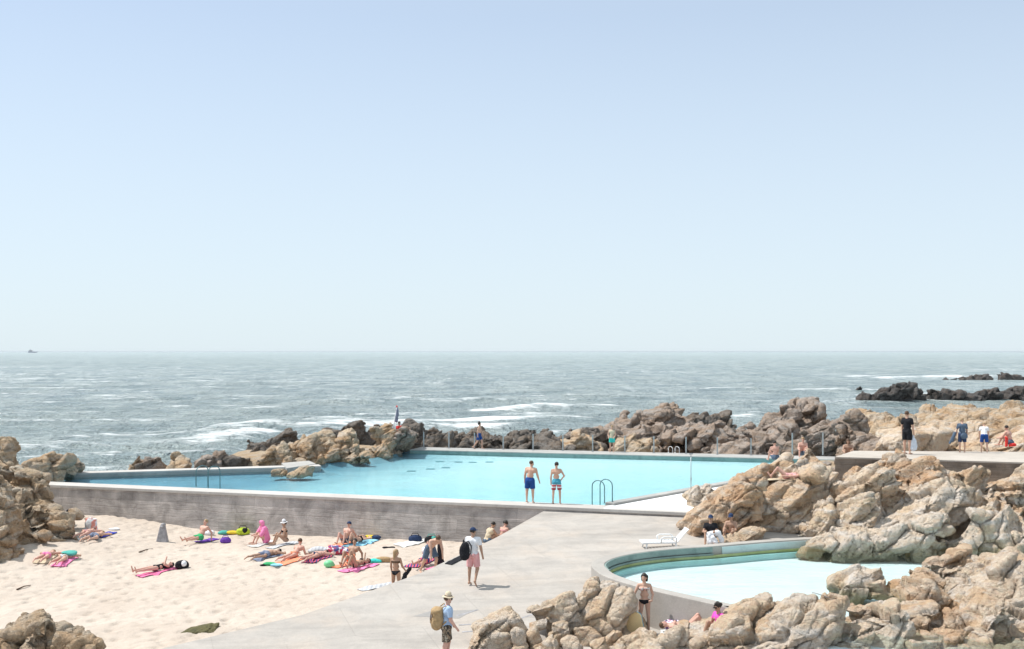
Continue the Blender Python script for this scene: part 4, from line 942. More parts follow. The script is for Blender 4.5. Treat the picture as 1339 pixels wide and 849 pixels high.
# ---------------- far side of the pool
FZ = -2.3
rock('rock_outcrop', 'dark upright rock hump right of the flag pole', 'outcrop', [B(528, 554, 562, 592, 82, 3.5, 0), B(520, 560, 545, 590, 80, 2.5, 10)], 'rock_black', .08, zmin=FZ, crack=1.5, fscale=.8)
blk = [B(556 + i * 22, 562 + (i * 37 % 9), 600 + i * 22, 598, 84.0 + (i * 13 % 7) - 3, 4.5, (i * 29 % 40) - 10) for i in range(10)] + scatter([(548, 566), (790, 562), (790, 586), (548, 584)], 120, 80.4, 87, (9, 24), 31, (-25, 35))
lower(blk, 3)
rock('rock_outcrop', 'low ridge of jagged black-brown rock along the far side of the pool', 'outcrop', blk, 'rock_black', .085, zmin=FZ, crack=1.5, fscale=.8)
mnd = [B(735, 545, 905, 606, 90, 9, 8, 0, 3), B(800, 530, 900, 590, 93, 7, 10), B(840, 525, 890, 560, 95, 4, 0), B(760, 552, 810, 590, 88, 5, 25), B(860, 540, 950, 600, 90, 7, -18), B(716, 560, 770, 596, 87, 4, 15), B(780, 540, 830, 570, 93, 4, 20), B(900, 556, 960, 600, 88, 5, -5)]
mnd += scatter([(740, 565), (800, 545), (860, 532), (920, 548), (960, 575), (960, 588), (740, 586)], 30, 82, 93, (10, 28), 33, (-15, 25))
lower(mnd, 8)
rock('rock_outcrop', 'highest brown rock mound rising beyond the pool in the middle', 'outcrop', mnd, 'rock_brown', .085, zmin=FZ, crack=1.2, fscale=.85, rough=1.2)
rock('boulder', 'dark undercut slab jutting from the brown mound', 'boulder', [B(868, 555, 952, 576, 84.5, 3.5, 6)], 'rock_brown', .08, zmin=FZ, fscale=.8)
rock('boulder', 'tan rock at the far pool edge left of the person in green shorts', 'boulder', [B(742, 563, 780, 594, 81.5, 3, 20), B(724, 576, 752, 596, 80.5, 2.5, 10)], 'rock_left', .075, zmin=FZ, fscale=.8)
rock('boulder', 'tan crumbly rock at the far pool edge right of the person in green shorts', 'boulder', [B(808, 572, 860, 600, 80.5, 3, 5)] + scatter([(812, 574), (858, 574), (858, 592), (812, 592)], 10, 79.6, 80.6, (12, 22), 36), 'rock_left', .075, zmin=FZ, fscale=.8)
rock('rock_outcrop', 'black jagged hump behind the brown mound on its right side', 'outcrop', [B(896, 544, 954, 578, 100, 5, 0)] + scatter([(898, 545), (950, 545), (952, 562), (898, 560)], 10, 98, 100, (14, 24), 38), 'rock_black', .09, zmin=FZ, crack=1.5, fscale=.7)
r1 = [B(945, 545, 1040, 612, 80, 8, 14), B(985, 526, 1050, 580, 84, 6, 20), B(930, 566, 1000, 606, 77, 5, 10), B(1040, 526, 1080, 570, 84, 5, 0), B(1000, 550, 1050, 602, 76, 5, 10)]
r1 += scatter([(950, 556), (990, 535), (1060, 530), (1060, 582), (950, 582)], 32, 77.5, 84, (10, 28), 41, (-10, 35))
lower(r1, 8)
rock('rock_outcrop', 'brown ridge of layered rock beyond the right corner of the pool', 'outcrop', r1, 'rock_brown', .08, zmin=FZ, crack=1.2, fscale=.9, rough=1.2)
rock('boulder', 'pointed grey-brown rock with a dark right side behind the terrace corner', 'boulder', [B(1046, 540, 1120, 602, 73, 4, 30, 0, 6, down=0), B(1080, 538, 1118, 592, 74, 3.5, -12), B(1070, 560, 1130, 604, 73, 3.5, 0, down=0)], 'rock_brown', .07, zmin=FZ, crack=1.4, fscale=.8)
rock('boulder', 'round grey boulder behind the pool corner fence', 'boulder', [B(1014, 576, 1050, 602, 70.8, 1.8, 0, down=0)], 'rock_brown', .06, zmin=FZ)
rock('boulder', 'broken dark rock beside the hooked pipe', 'boulder', [B(1096, 560, 1150, 604, 58, 3, 20)] + scatter([(1100, 566), (1145, 570), (1140, 592), (1100, 592)], 8, 57.5, 58.5, (14, 26), 47), 'rock_brown', .06, zmin=FZ, crack=1.5)
r2 = [B(1110, 534, 1200, 590, 74, 7, 5), B(1180, 530, 1290, 590, 76, 8, 3), B(1260, 527, 1400, 600, 72, 9, 4), B(1120, 528, 1170, 560, 82, 5, 0), B(1220, 526, 1270, 556, 82, 4, 0), B(1290, 526, 1350, 556, 80, 5, -5), B(1320, 530, 1400, 600, 66, 5, 10)]
r2 += scatter([(1115, 536), (1339, 530), (1339, 572), (1180, 575), (1120, 575)], 50, 66, 80, (10, 30), 51, (-15, 30))
lower(r2, 15)
rock('rock_outcrop', 'long brown ridge behind the people on the right-hand terrace', 'outcrop', r2, 'rock_left', .085, zmin=FZ, crack=1.2, fscale=.9, rough=1.2)
r3 = [B(1136, 566, 1240, 618, 56.5, 4.5, 10, 0, 7), B(1200, 556, 1290, 612, 59, 5, 8), B(1270, 560, 1400, 620, 57, 5, 14), B(1300, 560, 1370, 600, 55, 3.5, 20), B(1160, 560, 1230, 590, 61, 4, 5), B(1296, 588, 1360, 612, 51.6, 2.0, 8)]
rock('rock_outcrop', 'smooth pale ochre rock slope directly behind the terrace', 'outcrop', r3, 'rock', .07, zmin=FZ, crack=.8, rough=.8, fscale=.8)
# ---------------- black rocks standing in the surf
rs = [('long black reef stretching to the right edge in the surf', [(1212, 511, 1270, 530), (1255, 508, 1310, 530), (1296, 505, 1360, 528), (1240, 514, 1290, 530), (1330, 506, 1420, 528)], 186, 11),
      ('humped black reef in the surf left of the long reef', [(1166, 504, 1200, 529), (1186, 510, 1216, 529), (1140, 505, 1172, 519), (1150, 515, 1180, 528)], 182, 12),
      ('low black rock at the left end of the surf reefs', [(1120, 514, 1150, 528), (1138, 518, 1160, 528)], 184, 13),
      ('single small black rock between breakers', [(1118, 506, 1128, 514)], 235, 14),
      ('farthest black reef at the right edge below the horizon', [(1306, 487, 1340, 499), (1324, 482, 1400, 499)], 330, 15),
      ('flat black rocks awash left of the farthest reef', [(1252, 491, 1282, 499), (1270, 488, 1296, 498), (1234, 494, 1250, 498)], 330, 16)]
for lab, bl, D, sd in rs:
    rock('sea_rock', lab, 'rock', [B(a, b, c, d + 3, D + (i % 3) * 2, (c - a) / F * D * .5, (i * 17 % 20) - 8, 0, sd * 31 + i) for i, (a, b, c, d) in enumerate(bl)], 'rock_sea', D / 186 * .16, zmin=-3.4 if D > 100 else FZ, crack=1.5, fscale=.45)
rock('sea_rock', 'tiny dark rock poking out of the white foam left of the outcrop', 'rock', [B(306, 563, 322, 573, 124, .8, 20)], 'rock_black', .08, zmin=-3, fscale=.8)
# ================================================================== people
def nrm(v):
    v = np.asarray(v, float); return v / (np.linalg.norm(v) + 1e-9)
def cone_sdf(P, a, b, ra, rb):
    """round cone (approx.)"""
    ab = b - a; L2 = ab @ ab + 1e-9; t = np.clip(((P - a) @ ab) / L2, 0, 1)
    d = P - a - t[:, None] * ab
    return np.sqrt((d * d).sum(1)) - (ra + (rb - ra) * t)
def prim_box(p):
    if p[0] == 'c': return np.minimum(p[1] - p[3], p[2] - p[4]), np.maximum(p[1] + p[3], p[2] + p[4])
    if p[0] == 'e': r = float(max(p[2])); return p[1] - r, p[1] + r
def sdf_mesh(name, prims, vox, k=.018, clip=(), shell=0.0):
    """smooth union of cones ('c', a, b, ra, rb[, planes]) and ellipsoids ('e', centre, radii, R[, planes])"""
    bx = [prim_box(p) for p in prims]
    lo = np.min([np.minimum(b[0], b[1]) for b in bx], 0) - .05; hi = np.max([np.maximum(b[0], b[1]) for b in bx], 0) + .05
    n = ((hi - lo) / vox).astype(int) + 2
    V = np.full(tuple(n), .12, np.float32)
    for p, b in zip(prims, bx):
        e0 = np.minimum(b[0], b[1]) - .05; e1 = np.maximum(b[0], b[1]) + .05
        i0 = np.maximum(((e0 - lo) / vox).astype(int), 0); i1 = np.minimum(((e1 - lo) / vox).astype(int) + 2, n)
        g = np.stack(np.meshgrid(*[lo[a] + np.arange(i0[a], i1[a]) * vox for a in range(3)], indexing='ij'), -1); P = g.reshape(-1, 3)
        if p[0] == 'c': f = cone_sdf(P, p[1], p[2], p[3], p[4]); pl = p[5] if len(p) > 5 else ()
        else:
            q = (P - p[1]) @ p[3]; r = np.asarray(p[2]); l = np.sqrt(((q / r) ** 2).sum(1)); f = (l - 1) * float(min(r)); pl = p[4] if len(p) > 4 else ()
        for (o, nn) in pl: f = np.maximum(f, (P - o) @ nn)
        f = f.reshape(g.shape[:3]).astype(np.float32); sl = tuple(slice(i0[a], i1[a]) for a in range(3)); A = V[sl]
        h = np.clip(.5 + .5 * (A - f) / k, 0, 1)
        V[sl] = A * (1 - h) + f * h - k * h * (1 - h)
    if clip:
        g = np.stack(np.meshgrid(*[lo[a] + np.arange(n[a]) * vox for a in range(3)], indexing='ij'), -1)
        for (o, nn) in clip: V = np.maximum(V, ((g - o) @ nn).astype(np.float32))
    v, f = surface_nets(V, lo, vox)
    if not len(f): return None
    return v, f
def finger_tubes(verts, faces, w, hdir, back, H, curl=.5):
    """five separate fingers rooted in the palm"""
    side = nrm(np.cross(hdir, back)); V = list(verts); Fc = list(map(tuple, faces)); L0 = .043 * H
    specs = [(-.0165, .92), (-.0055, 1.0), (.0055, .95), (.0165, .76)]
    def tube(pts, r0, r1):
        mb = MB(); mb.tube(pts, r0, 6, r1); n = len(V)
        V.extend(np.array(q) for q in mb.v)
        for f in mb.f:
            for t in range(1, len(f) - 1): Fc.append((f[0] + n, f[t] + n, f[t + 1] + n, f[t + 1] + n))
    for off, l in specs:
        p0 = w + hdir * .040 * H + side * off * H; d1 = nrm(hdir - back * curl * .5); d2 = nrm(hdir - back * curl * 1.4)
        tube([p0, p0 + hdir * .012 * H, p0 + hdir * .012 * H + d1 * L0 * .5 * l, p0 + hdir * .012 * H + d1 * L0 * .5 * l + d2 * L0 * .5 * l], .0052 * H, .0038 * H)
    p0 = w + hdir * .012 * H - side * .018 * H; d1 = nrm(hdir * .7 - side * .7 - back * .2)
    tube([p0, p0 + d1 * .022 * H, p0 + d1 * .022 * H + nrm(hdir - back * .3) * .018 * H], .006 * H, .0042 * H)
    return V, Fc
UPV = np.array((0, 0, 1.0))
class Fig:
    """forward kinematics; local axes right / forward / up turned by the facing direction (fx, fy)"""
    def __init__(s, H, face, spine=(0, 0, 1), front=(0, 1, 0), head=None, look=None, la=((-.15, 0, -1), (-.05, .1, -1)), ra=((.15, 0, -1), (.05, .1, -1)),
                 ll=((-.06, 0, -1), (0, 0, -1)), rl=((.06, 0, -1), (0, 0, -1)), lf=None, rf=None, build=1.0, slim=1.0, roll=0.0, bend=None):
        s.H = H; f = nrm([face[0], face[1], 0]); r = np.array([f[1], -f[0], 0])
        W = lambda v: nrm(v[0] * r + v[1] * f + v[2] * UPV)
        s.W = W; sp = W(spine); fr = W(front); fr = nrm(fr - sp * (fr @ sp)); lat = nrm(np.cross(sp, UPV) if False else np.cross(fr, sp))
        s.sp, s.fr, s.lat = sp, fr, lat          # lat points to the person's right
        sp2 = W(bend) if bend is not None else sp
        J = s.J = {}
        J['pel'] = np.zeros(3); J['waist'] = sp * .105 * H; J['chest'] = J['waist'] + nrm(sp + sp2) * .115 * H; J['neck'] = J['chest'] + sp2 * .075 * H
        fr2 = nrm(fr - sp2 * (fr @ sp2)); s.fr2 = fr2
        hd = W(head) if head is not None else sp2; J['head'] = J['neck'] + hd * .095 * H; s.hd = hd
        lk = W(look) if look is not None else fr2; s.lk = nrm(lk - hd * (lk @ hd)); s.hl = nrm(np.cross(s.lk, hd))
        sw = .103 * H * build; hw = .050 * H
        for q, sg, arm, leg, ft in (('l', -1, la, ll, lf), ('r', 1, ra, rl, rf)):
            J[q + 'sh'] = J['chest'] + sp2 * .045 * H + lat * sg * sw; a = W(arm[0]); b = W(arm[1])
            J[q + 'el'] = J[q + 'sh'] + a * .168 * H; J[q + 'wr'] = J[q + 'el'] + b * .142 * H; hdv = W(arm[2]) if len(arm) > 2 else b; J[q + 'ha'] = J[q + 'wr'] + hdv * .05 * H; J[q + 'hd'] = hdv
            J[q + 'hip'] = J['pel'] + lat * sg * hw - sp * .01 * H; t = W(leg[0]); u = W(leg[1])
            J[q + 'kn'] = J[q + 'hip'] + t * .245 * H; J[q + 'an'] = J[q + 'kn'] + u * .235 * H; J[q + 'shin'] = u
            fd = W(ft) if ft is not None else nrm(fr - u * (fr @ u) * .6 + u * .12)
            J[q + 'toe'] = J[q + 'an'] + u * .022 * H + fd * .105 * H; J[q + 'heel'] = J[q + 'an'] + u * .018 * H - fd * .02 * H
        s.b = build * slim
    def prims(s, female=False):
        H, J, b = s.H, s.J, s.b; P = []
        c = lambda a, d, ra, rb, *x: P.append(('c', a, d, ra * H, rb * H, *x))
        lat, sp, fr = s.lat, s.sp, s.fr
        hipw = .047 if female else .043
        c(J['pel'] - lat * .038 * H, J['pel'] + lat * .038 * H, (.060 if female else .056) * b, (.060 if female else .056) * b)
        c(J['pel'], J['waist'], .062 * b, .056 * b)
        c(J['waist'] - lat * .028 * H, J['waist'] + lat * .028 * H, .050 * b, .050 * b)
        cw = (.050 if female else .062) * H
        c(J['chest'] - lat * cw, J['chest'] + lat * cw, .056 * b, .056 * b); c(J['waist'], J['chest'], .062 * b, .062 * b)
        c(J['lsh'] + lat * .028 * H, J['rsh'] - lat * .028 * H, .036 * b, .036 * b)
        if female:
            for sg in (-1, 1): P.append(('e', J['chest'] + lat * sg * .040 * H + s.fr2 * .052 * H - sp * .008 * H, np.array([.030, .030, .030]) * H, np.eye(3)))
        for sg in (-1, 1): P.append(('e', J['pel'] + lat * sg * .034 * H - fr * .034 * H - sp * .022 * H, np.array([.044, .044, .044]) * H * b, np.eye(3)))
        c(J['neck'] - s.hd * .015 * H, J['neck'] + s.hd * .05 * H, .032 * b, .028)
        h = J['head']; c(J['chest'] + sp * .05 * H, J['neck'], .042, .034)
        P.append(('e', h + s.hd * .012 * H - s.lk * .008 * H, np.array([.043, .053, .055]) * H, np.stack([s.hl, s.lk, s.hd], 1)))
        c(h - s.hd * .03 * H + s.lk * .016 * H, h - s.hd * .040 * H + s.lk * .026 * H, .032, .022)
        c(h + s.lk * .046 * H + s.hd * .004 * H, h + s.lk * .056 * H - s.hd * .013 * H, .006, .010)
        for sg in (-1, 1): P.append(('e', h + s.hl * sg * .045 * H - s.lk * .004 * H - s.hd * .004 * H, np.array([.006, .012, .017]) * H, np.stack([s.hl, s.lk, s.hd], 1)))
        for q in 'lr':
            c(J[q + 'sh'], J[q + 'el'], .031 * b, .023 * b); c(J[q + 'el'], J[q + 'wr'], .024 * b, .0155)
            c(J[q + 'wr'], J[q + 'wr'] + J[q + 'hd'] * .042 * H, .015, .0175)
            th = .056 if female else .051
            c(J[q + 'hip'], J[q + 'kn'], th * b, .032 * b); kn, an = J[q + 'kn'], J[q + 'an']
            c(kn, an, .031 * b, .018); ca = nrm(np.cross(np.cross(J[q + 'shin'], fr), J[q + 'shin']))
            c(kn + (an - kn) * .18 - ca * .012 * H, kn + (an - kn) * .5 - ca * .006 * H, .026 * b, .022 * b)
            c(J[q + 'heel'], J[q + 'toe'], .019, .013); c(an, J[q + 'heel'], .018, .018)
        return P
    def low(s, pr):
        return min(min(p[1][2] - p[3], p[2][2] - p[4]) if p[0] == 'c' else p[1][2] - float(min(p[2])) for p in pr)
def person(fig, at, label, skin='skin_light', female=False, wear=(), hair=('short', 'hair_dark'), vox=.0125, group=None, anchor='pel', sink=.0, curl=.5, extra=None, face=True):
    """at = world point under the anchor joint(s), on the ground"""
    H, J = fig.H, fig.J; pr = fig.prims(female); low = fig.low(pr)
    if anchor == 'feet': a = (J['lheel'] + J['rheel'] + J['ltoe'] + J['rtoe']) / 4
    elif anchor == 'mid': a = (J['head'] + (J['lan'] + J['ran']) / 2) / 2
    else: a = J[anchor]
    off = np.array([at[0] - a[0], at[1] - a[1], at[2] - low - sink])
    root = empty('person', tuple(np.array([a[0], a[1], low]) + off), label, 'person', group)
    base = np.array([a[0], a[1], low])
    v, f = sdf_mesh('body', pr, vox, .016 * H / 1.7)
    V, Fc = list(v), [tuple(q) for q in f]
    for q in 'lr':
        hdv = J[q + 'hd']; back = nrm(np.cross(np.cross(hdv, fig.lat), hdv)); back = nrm(fig.lat * (-1 if q == 'l' else 1) * 1.0 - hdv * (fig.lat @ hdv) * (-1 if q == 'l' else 1) + 1e-4)
        V, Fc = finger_tubes(V, Fc, J[q + 'wr'], hdv, back, H, curl)
    me = mesh_np('body', np.array(V) - base, np.array(Fc, dtype=np.int32)) if all(len(q) == 4 for q in Fc) else None
    link('body', me, M[skin], root)
    def add(name, prims, mat, vx=None, clip=(), k=.012):
        r = sdf_mesh(name, prims, vx or vox, k, clip)
        if r is None: return None
        return link(name, mesh_np(name, r[0] - base, r[1]), M[mat], root)
    C_ = lambda a, d, ra, rb, *x: ('c', a, d, ra * H, rb * H, *x)
    lat, sp, fr, b = fig.lat, fig.sp, fig.fr, fig.b
    # face details
    h = J['head']
    if face:
        for sg in (-1, 1): MB().lathe([(.0, -.0045), (.006, 0), (0, .0045)], tuple(h + fig.hl * sg * .017 * H + fig.lk * .0445 * H + fig.hd * .010 * H - base), 8).build('eye', M['eye'], root)
        mb = MB(); mb.tube([h - fig.hl * .013 * H + fig.lk * .0475 * H - fig.hd * .028 * H - base, h + fig.lk * .0505 * H - fig.hd * .029 * H - base, h + fig.hl * .013 * H + fig.lk * .0475 * H - fig.hd * .028 * H - base], .0042, 6)
        mb.build('mouth', M['lip'], root)
    if hair:
        hs = hair[0]; R = np.stack([fig.hl, fig.lk, fig.hd], 1); facecut = [(h + fig.lk * .030 * H + fig.hd * .02 * H, nrm(fig.lk * 1.0 - fig.hd * .62))]
        HP = [('e', h + fig.hd * .017 * H - fig.lk * .012 * H, np.array([.050, .057, .058]) * H, R, facecut + [(h - fig.hd * .026 * H, nrm(-fig.hd - fig.lk * .35))])]
        if hs == 'bob': HP += [C_(h - fig.lk * .03 * H + fig.hd * .01 * H + fig.hl * s_ * .030 * H, h - fig.lk * .030 * H - fig.hd * .055 * H + fig.hl * s_ * .036 * H, .034, .020) for s_ in (-1, 1)]
        if hs == 'long': HP += [C_(h - fig.lk * .034 * H + fig.hd * .01 * H, h - fig.lk * .040 * H - fig.hd * .12 * H, .040, .024)]
        if hs == 'pony': HP += [C_(h - fig.lk * .05 * H + fig.hd * .02 * H, h - fig.lk * .075 * H - fig.hd * .06 * H, .020, .010)]
        if hs == 'bun': HP += [('e', h - fig.lk * .045 * H + fig.hd * .055 * H, np.array([.026] * 3) * H, R)]
        if hs == 'curly': HP += [('e', h + fig.hd * (.035 + .02 * math.cos(q)) * H - fig.lk * (.012 + .03 * math.sin(q * 1.7)) * H + fig.hl * .036 * math.sin(q) * H, np.array([.030] * 3) * H, R, facecut) for q in np.linspace(0, 6.28, 9)]
        if hs == 'wild': HP += [('e', h + fig.hd * (.03 + .035 * math.cos(q)) * H - fig.lk * .02 * H + fig.hl * .060 * math.sin(q) * H, np.array([.036] * 3) * H, R, facecut) for q in np.linspace(0, 6.28, 9)]
        add('hair', HP, hair[1], vx=min(vox, .012))
    for w in wear:
        kind, mat = w[0], w[1]; par = w[2] if len(w) > 2 else None
        if kind in ('shorts', 'longs'):
            fr_ = par or .62; g = .018
            PP = [C_(J['pel'] - lat * .036 * H, J['pel'] + lat * .036 * H, .064 * b + .006, .064 * b + .006), C_(J['pel'], J['waist'], .066 * b + .005, .060 * b + .004)]
            for q in 'lr':
                d = J[q + 'kn'] - J[q + 'hip']; e = J[q + 'hip'] + d * fr_; n = nrm(d)
                PP.append(C_(J[q + 'hip'], J[q + 'hip'] + d * (fr_ + .12), .058 * b + .006, (.053 - .013 * fr_) * b + .013, [(e, n)]))
            for sg in (-1, 1): PP.append(('e', J['pel'] + lat * sg * .034 * H - fr * .036 * H - sp * .022 * H, np.array([.051] * 3) * H * b, np.eye(3)))
            o = add('shorts', PP, mat, clip=[(J['pel'] + sp * .062 * H, sp)])
        elif kind == 'briefs':
            PP = [C_(J['pel'] - lat * .038 * H, J['pel'] + lat * .038 * H, .0645 * b, .0645 * b), C_(J['pel'], J['waist'], .066 * b, .060 * b)]
            for q in 'lr':
                d = nrm(J[q + 'kn'] - J[q + 'hip']); PP.append(C_(J[q + 'hip'], J[q + 'kn'], .060 * b, .04 * b, [(J[q + 'hip'] + d * .022 * H, d)]))
            for sg in (-1, 1): PP.append(('e', J['pel'] + lat * sg * .034 * H - fr * .034 * H - sp * .022 * H, np.array([.049] * 3) * H * b, np.eye(3)))
            cl = [(J['pel'] + sp * .030 * H, sp)]
            for sg in (-1, 1): cl.append((J['pel'] + lat * sg * .030 * H - sp * .050 * H, nrm(lat * sg * .75 - sp * .75)))
            add('swim_briefs', PP, mat, clip=cl)
        elif kind == 'bra':
            PP = [C_(J['chest'] - lat * .050 * H, J['chest'] + lat * .050 * H, .0605 * b, .0605 * b), C_(J['waist'], J['chest'], .0665 * b, .0665 * b)]
            for sg in (-1, 1): PP.append(('e', J['chest'] + lat * sg * .040 * H + fig.fr2 * .053 * H - sp * .008 * H, np.array([.0345] * 3) * H, np.eye(3)))
            add('bikini_top', PP, mat, clip=[(J['chest'] + sp * .014 * H, sp), (J['chest'] - sp * .034 * H, -sp)])
        elif kind == 'swimsuit':
            PP = [C_(J['pel'] - lat * .038 * H, J['pel'] + lat * .038 * H, .065 * b, .065 * b), C_(J['pel'], J['waist'], .067 * b, .061 * b), C_(J['waist'], J['chest'], .067 * b, .067 * b), C_(J['chest'] - lat * .05 * H, J['chest'] + lat * .05 * H, .061 * b, .061 * b)]
            for sg in (-1, 1): PP.append(('e', J['pel'] + lat * sg * .034 * H - fr * .034 * H - sp * .022 * H, np.array([.049] * 3) * H * b, np.eye(3)))
            add('swimsuit', PP, mat, clip=[(J['chest'] + sp * .022 * H, sp)])
        elif kind in ('shirt', 'vest'):
            g = .010
            PP = [C_(J['chest'] - lat * .060 * H, J['chest'] + lat * .060 * H, .058 * b + g, .058 * b + g), C_(J['waist'], J['chest'], .064 * b + g, .064 * b + g), C_(J['pel'], J['waist'], .064 * b + g, .062 * b + g),
                  C_(J['pel'] - lat * .036 * H, J['pel'] + lat * .036 * H, .062 * b + g, .062 * b + g), C_(J['waist'] - lat * .03 * H, J['waist'] + lat * .03 * H, .053 * b + g, .053 * b + g), C_(J['lsh'] + lat * .026 * H, J['rsh'] - lat * .026 * H, .035 * b + .004, .035 * b + .004)]
            if kind == 'shirt':
                for q in 'lr':
                    d = J[q + 'el'] - J[q + 'sh']; PP.append(C_(J[q + 'sh'], J[q + 'sh'] + d * .8, .032 * b + .004, .027 * b + .008, [(J[q + 'sh'] + d * (par or .62), nrm(d))]))
            add('shirt', PP, mat, clip=[(J['pel'] - sp * .018 * H, -sp), (J['neck'] + sp * .022 * H, sp)])
        elif kind == 'wrap':        # towel over head and shoulders, open in front
            PP = [('e', h + fig.hd * .01 * H, np.array([.075, .080, .078]) * H, np.stack([fig.hl, fig.lk, fig.hd], 1), [(h + fig.lk * .035 * H, nrm(fig.lk))]), C_(J['neck'], J['chest'], .07, .10, [(J['chest'] + fr * .055 * H, fr)]),
                  C_(J['lsh'], J['rsh'], .062, .062, [(J['chest'] + fr * .05 * H, fr)]), C_(J['chest'], J['pel'], .105, .125, [(J['chest'] + fr * .05 * H, fr)])]
            for q in 'lr': PP.append(C_(J[q + 'sh'], J[q + 'el'], .058, .05))
            add('towel_wrap', PP, mat, k=.03)
        elif kind == 'cap':
            R = np.stack([fig.hl, fig.lk, fig.hd], 1)
            PP = [('e', h + fig.hd * .022 * H - fig.lk * .006 * H, np.array([.054, .062, .058]) * H, R, [(h + fig.hd * .022 * H, nrm(-fig.hd - fig.lk * .12))]), ('e', h + fig.hd * .024 * H + fig.lk * .062 * H, np.array([.040, .046, .008]) * H, R)]
            add('cap', PP, mat, vx=.01)
        elif kind == 'hat':
            R = np.stack([fig.hl, fig.lk, fig.hd], 1)
            PP = [('e', h + fig.hd * .040 * H, np.array([.088, .094, .011]) * H, R), C_(h + fig.hd * .04 * H, h + fig.hd * .078 * H, .056, .046)]
            o = add('hat', PP, mat, vx=.01)
            PP = [C_(h + fig.hd * .046 * H, h + fig.hd * .056 * H, .0585, .0575, [(h + fig.hd * .062 * H, fig.hd), (h + fig.hd * .046 * H, -fig.hd)])]
            hb = add('hat_band', PP, 'hair_brown', vx=.008)
            if hb: hb.parent = o
        elif kind == 'glasses':
            mb = MB()
            for sg in (-1, 1): mb.box(tuple(h + fig.hl * sg * .018 * H + fig.lk * .053 * H + fig.hd * .010 * H - base), (.045, .045, .035))
            mb.box(tuple(h + fig.lk * .056 * H + fig.hd * .014 * H - base), (.05, .05, .012)); mb.build('sunglasses', M['eye'], root)
        elif kind == 'swimcap':
            R = np.stack([fig.hl, fig.lk, fig.hd], 1)
            add('cap', [('e', h + fig.hd * .018 * H - fig.lk * .008 * H, np.array([.050, .060, .060]) * H, R, [(h + fig.hd * .012 * H, nrm(-fig.hd - fig.lk * .2))])], mat, vx=.01)
    root['_off'] = [float(q) for q in off]
    fig.off = off; fig.root = root
    return root

on_ramp = lambda px, py: at_fn(px, py, ramp_z)
SH = lambda x, y: float(sand_h(x, y) + .075 * fbm(np.array([[x * .55, y * .55, 0]]), 3)[0] + .03)
on_sand = lambda px, py: at_fn(px, py, SH)

# ---- poses
def lie_dir(head_px, feet_px, fn=None):
    a = on_sand(*head_px) if fn is None else fn(*head_px); b = on_sand(*feet_px) if fn is None else fn(*feet_px)
    return nrm((b - a) * np.array([1, 1, 0])), (a + b) / 2
def supine(H, d, knees=0.0, arms='side', **kw):
    leg = ((-.05, 1, .02), (-.02, 1, -.02)) if not knees else ((-.06, .62, .78 * knees), (-.03, .55, -.83 * knees))
    leg2 = ((.05, 1, .02), (.02, 1, -.02)) if not knees else ((.10, .66, .74 * knees), (.05, .55, -.83 * knees))
    if arms == 'side': la, ra = ((-.35, 1, -.05), (-.1, 1, .02)), ((.35, 1, -.05), (.1, 1, .02))
    elif arms == 'head': la, ra = ((-.9, -.5, .15), (.75, -.55, .12)), ((.9, -.5, .15), (-.75, -.55, .12))
    else: la, ra = ((-.35, .8, .35), (.3, -.5, .8)), ((.35, 1, -.05), (.1, 1, .02))
    return Fig(H, d, spine=(0, -1, .03), front=(0, .03, 1), head=(0, -1, .12), look=(0, .12, 1), la=la, ra=ra, ll=leg, rl=leg2, lf=(0, .3, 1) if not knees else None, rf=(0, .3, 1) if not knees else None, **kw)
def prone(H, d, turn=.6, one_up=False, **kw):
    return Fig(H, d, spine=(0, -1, .0), front=(0, 0, -1), head=(0, -1, .02), look=(turn, -.1, -.5), la=((.9, -.5, -.05), (-.75, -.75, -.02)), ra=((-.9, -.5, -.05), (.75, -.75, -.02)),
               ll=((.07, 1, 0), (.03, 1, .02)), rl=((-.10, 1, 0), (-.04, 1, .02)) if not one_up else ((-.45, .85, 0), (.25, .9, .02)), lf=(0, .9, -.35), rf=(0, .9, -.35), **kw)
def propped(H, d, **kw):      # on the stomach, up on the elbows
    return Fig(H, d, spine=(0, -.88, .36), front=(0, -.36, -.88), bend=(0, -.70, .70), head=(0, -.25, 1), look=(0, -1, 0), la=((.25, -.2, -1), (-.1, -1, -.15)), ra=((-.25, -.2, -1), (.1, -1, -.15)),
               ll=((.06, 1, -.05), (.03, 1, .0)), rl=((-.08, 1, -.05), (-.04, 1, .0)), lf=(0, .9, -.35), rf=(0, .9, -.35), **kw)
def reclined(H, d, knees=.0, **kw):    # seated back on the elbows / hands
    leg = ((-.06, 1, .03), (-.02, 1, -.03)) if not knees else ((-.08, .66, .75), (-.03, .5, -.85))
    leg2 = ((.08, 1, .03), (.03, 1, -.03)) if not knees else ((.10, .70, .70), (.04, .5, -.85))
    return Fig(H, d, spine=(0, -.62, .78), front=(0, .78, .62), bend=(0, -.5, .86), head=(0, -.2, 1), look=(0, 1, .0), la=((-.25, -.55, -.8), (-.1, .15, -1)), ra=((.25, -.55, -.8), (.1, .15, -1)), ll=leg, rl=leg2, **kw)
def seated(H, d, lean=0.15, knees=1.0, **kw):
    a = dict(la=((-.15, .55, -.8), (.25, .9, -.15)), ra=((.15, .55, -.8), (-.25, .9, -.15)))
    a.update(kw)
    return Fig(H, d, spine=(0, lean, 1), front=(0, 1, -lean), bend=(0, lean * 1.8, 1), ll=((-.14, .76, .60 * knees), (-.02, .40, -.90)), rl=((.14, .76, .60 * knees), (.02, .40, -.90)), **a)

P = {}
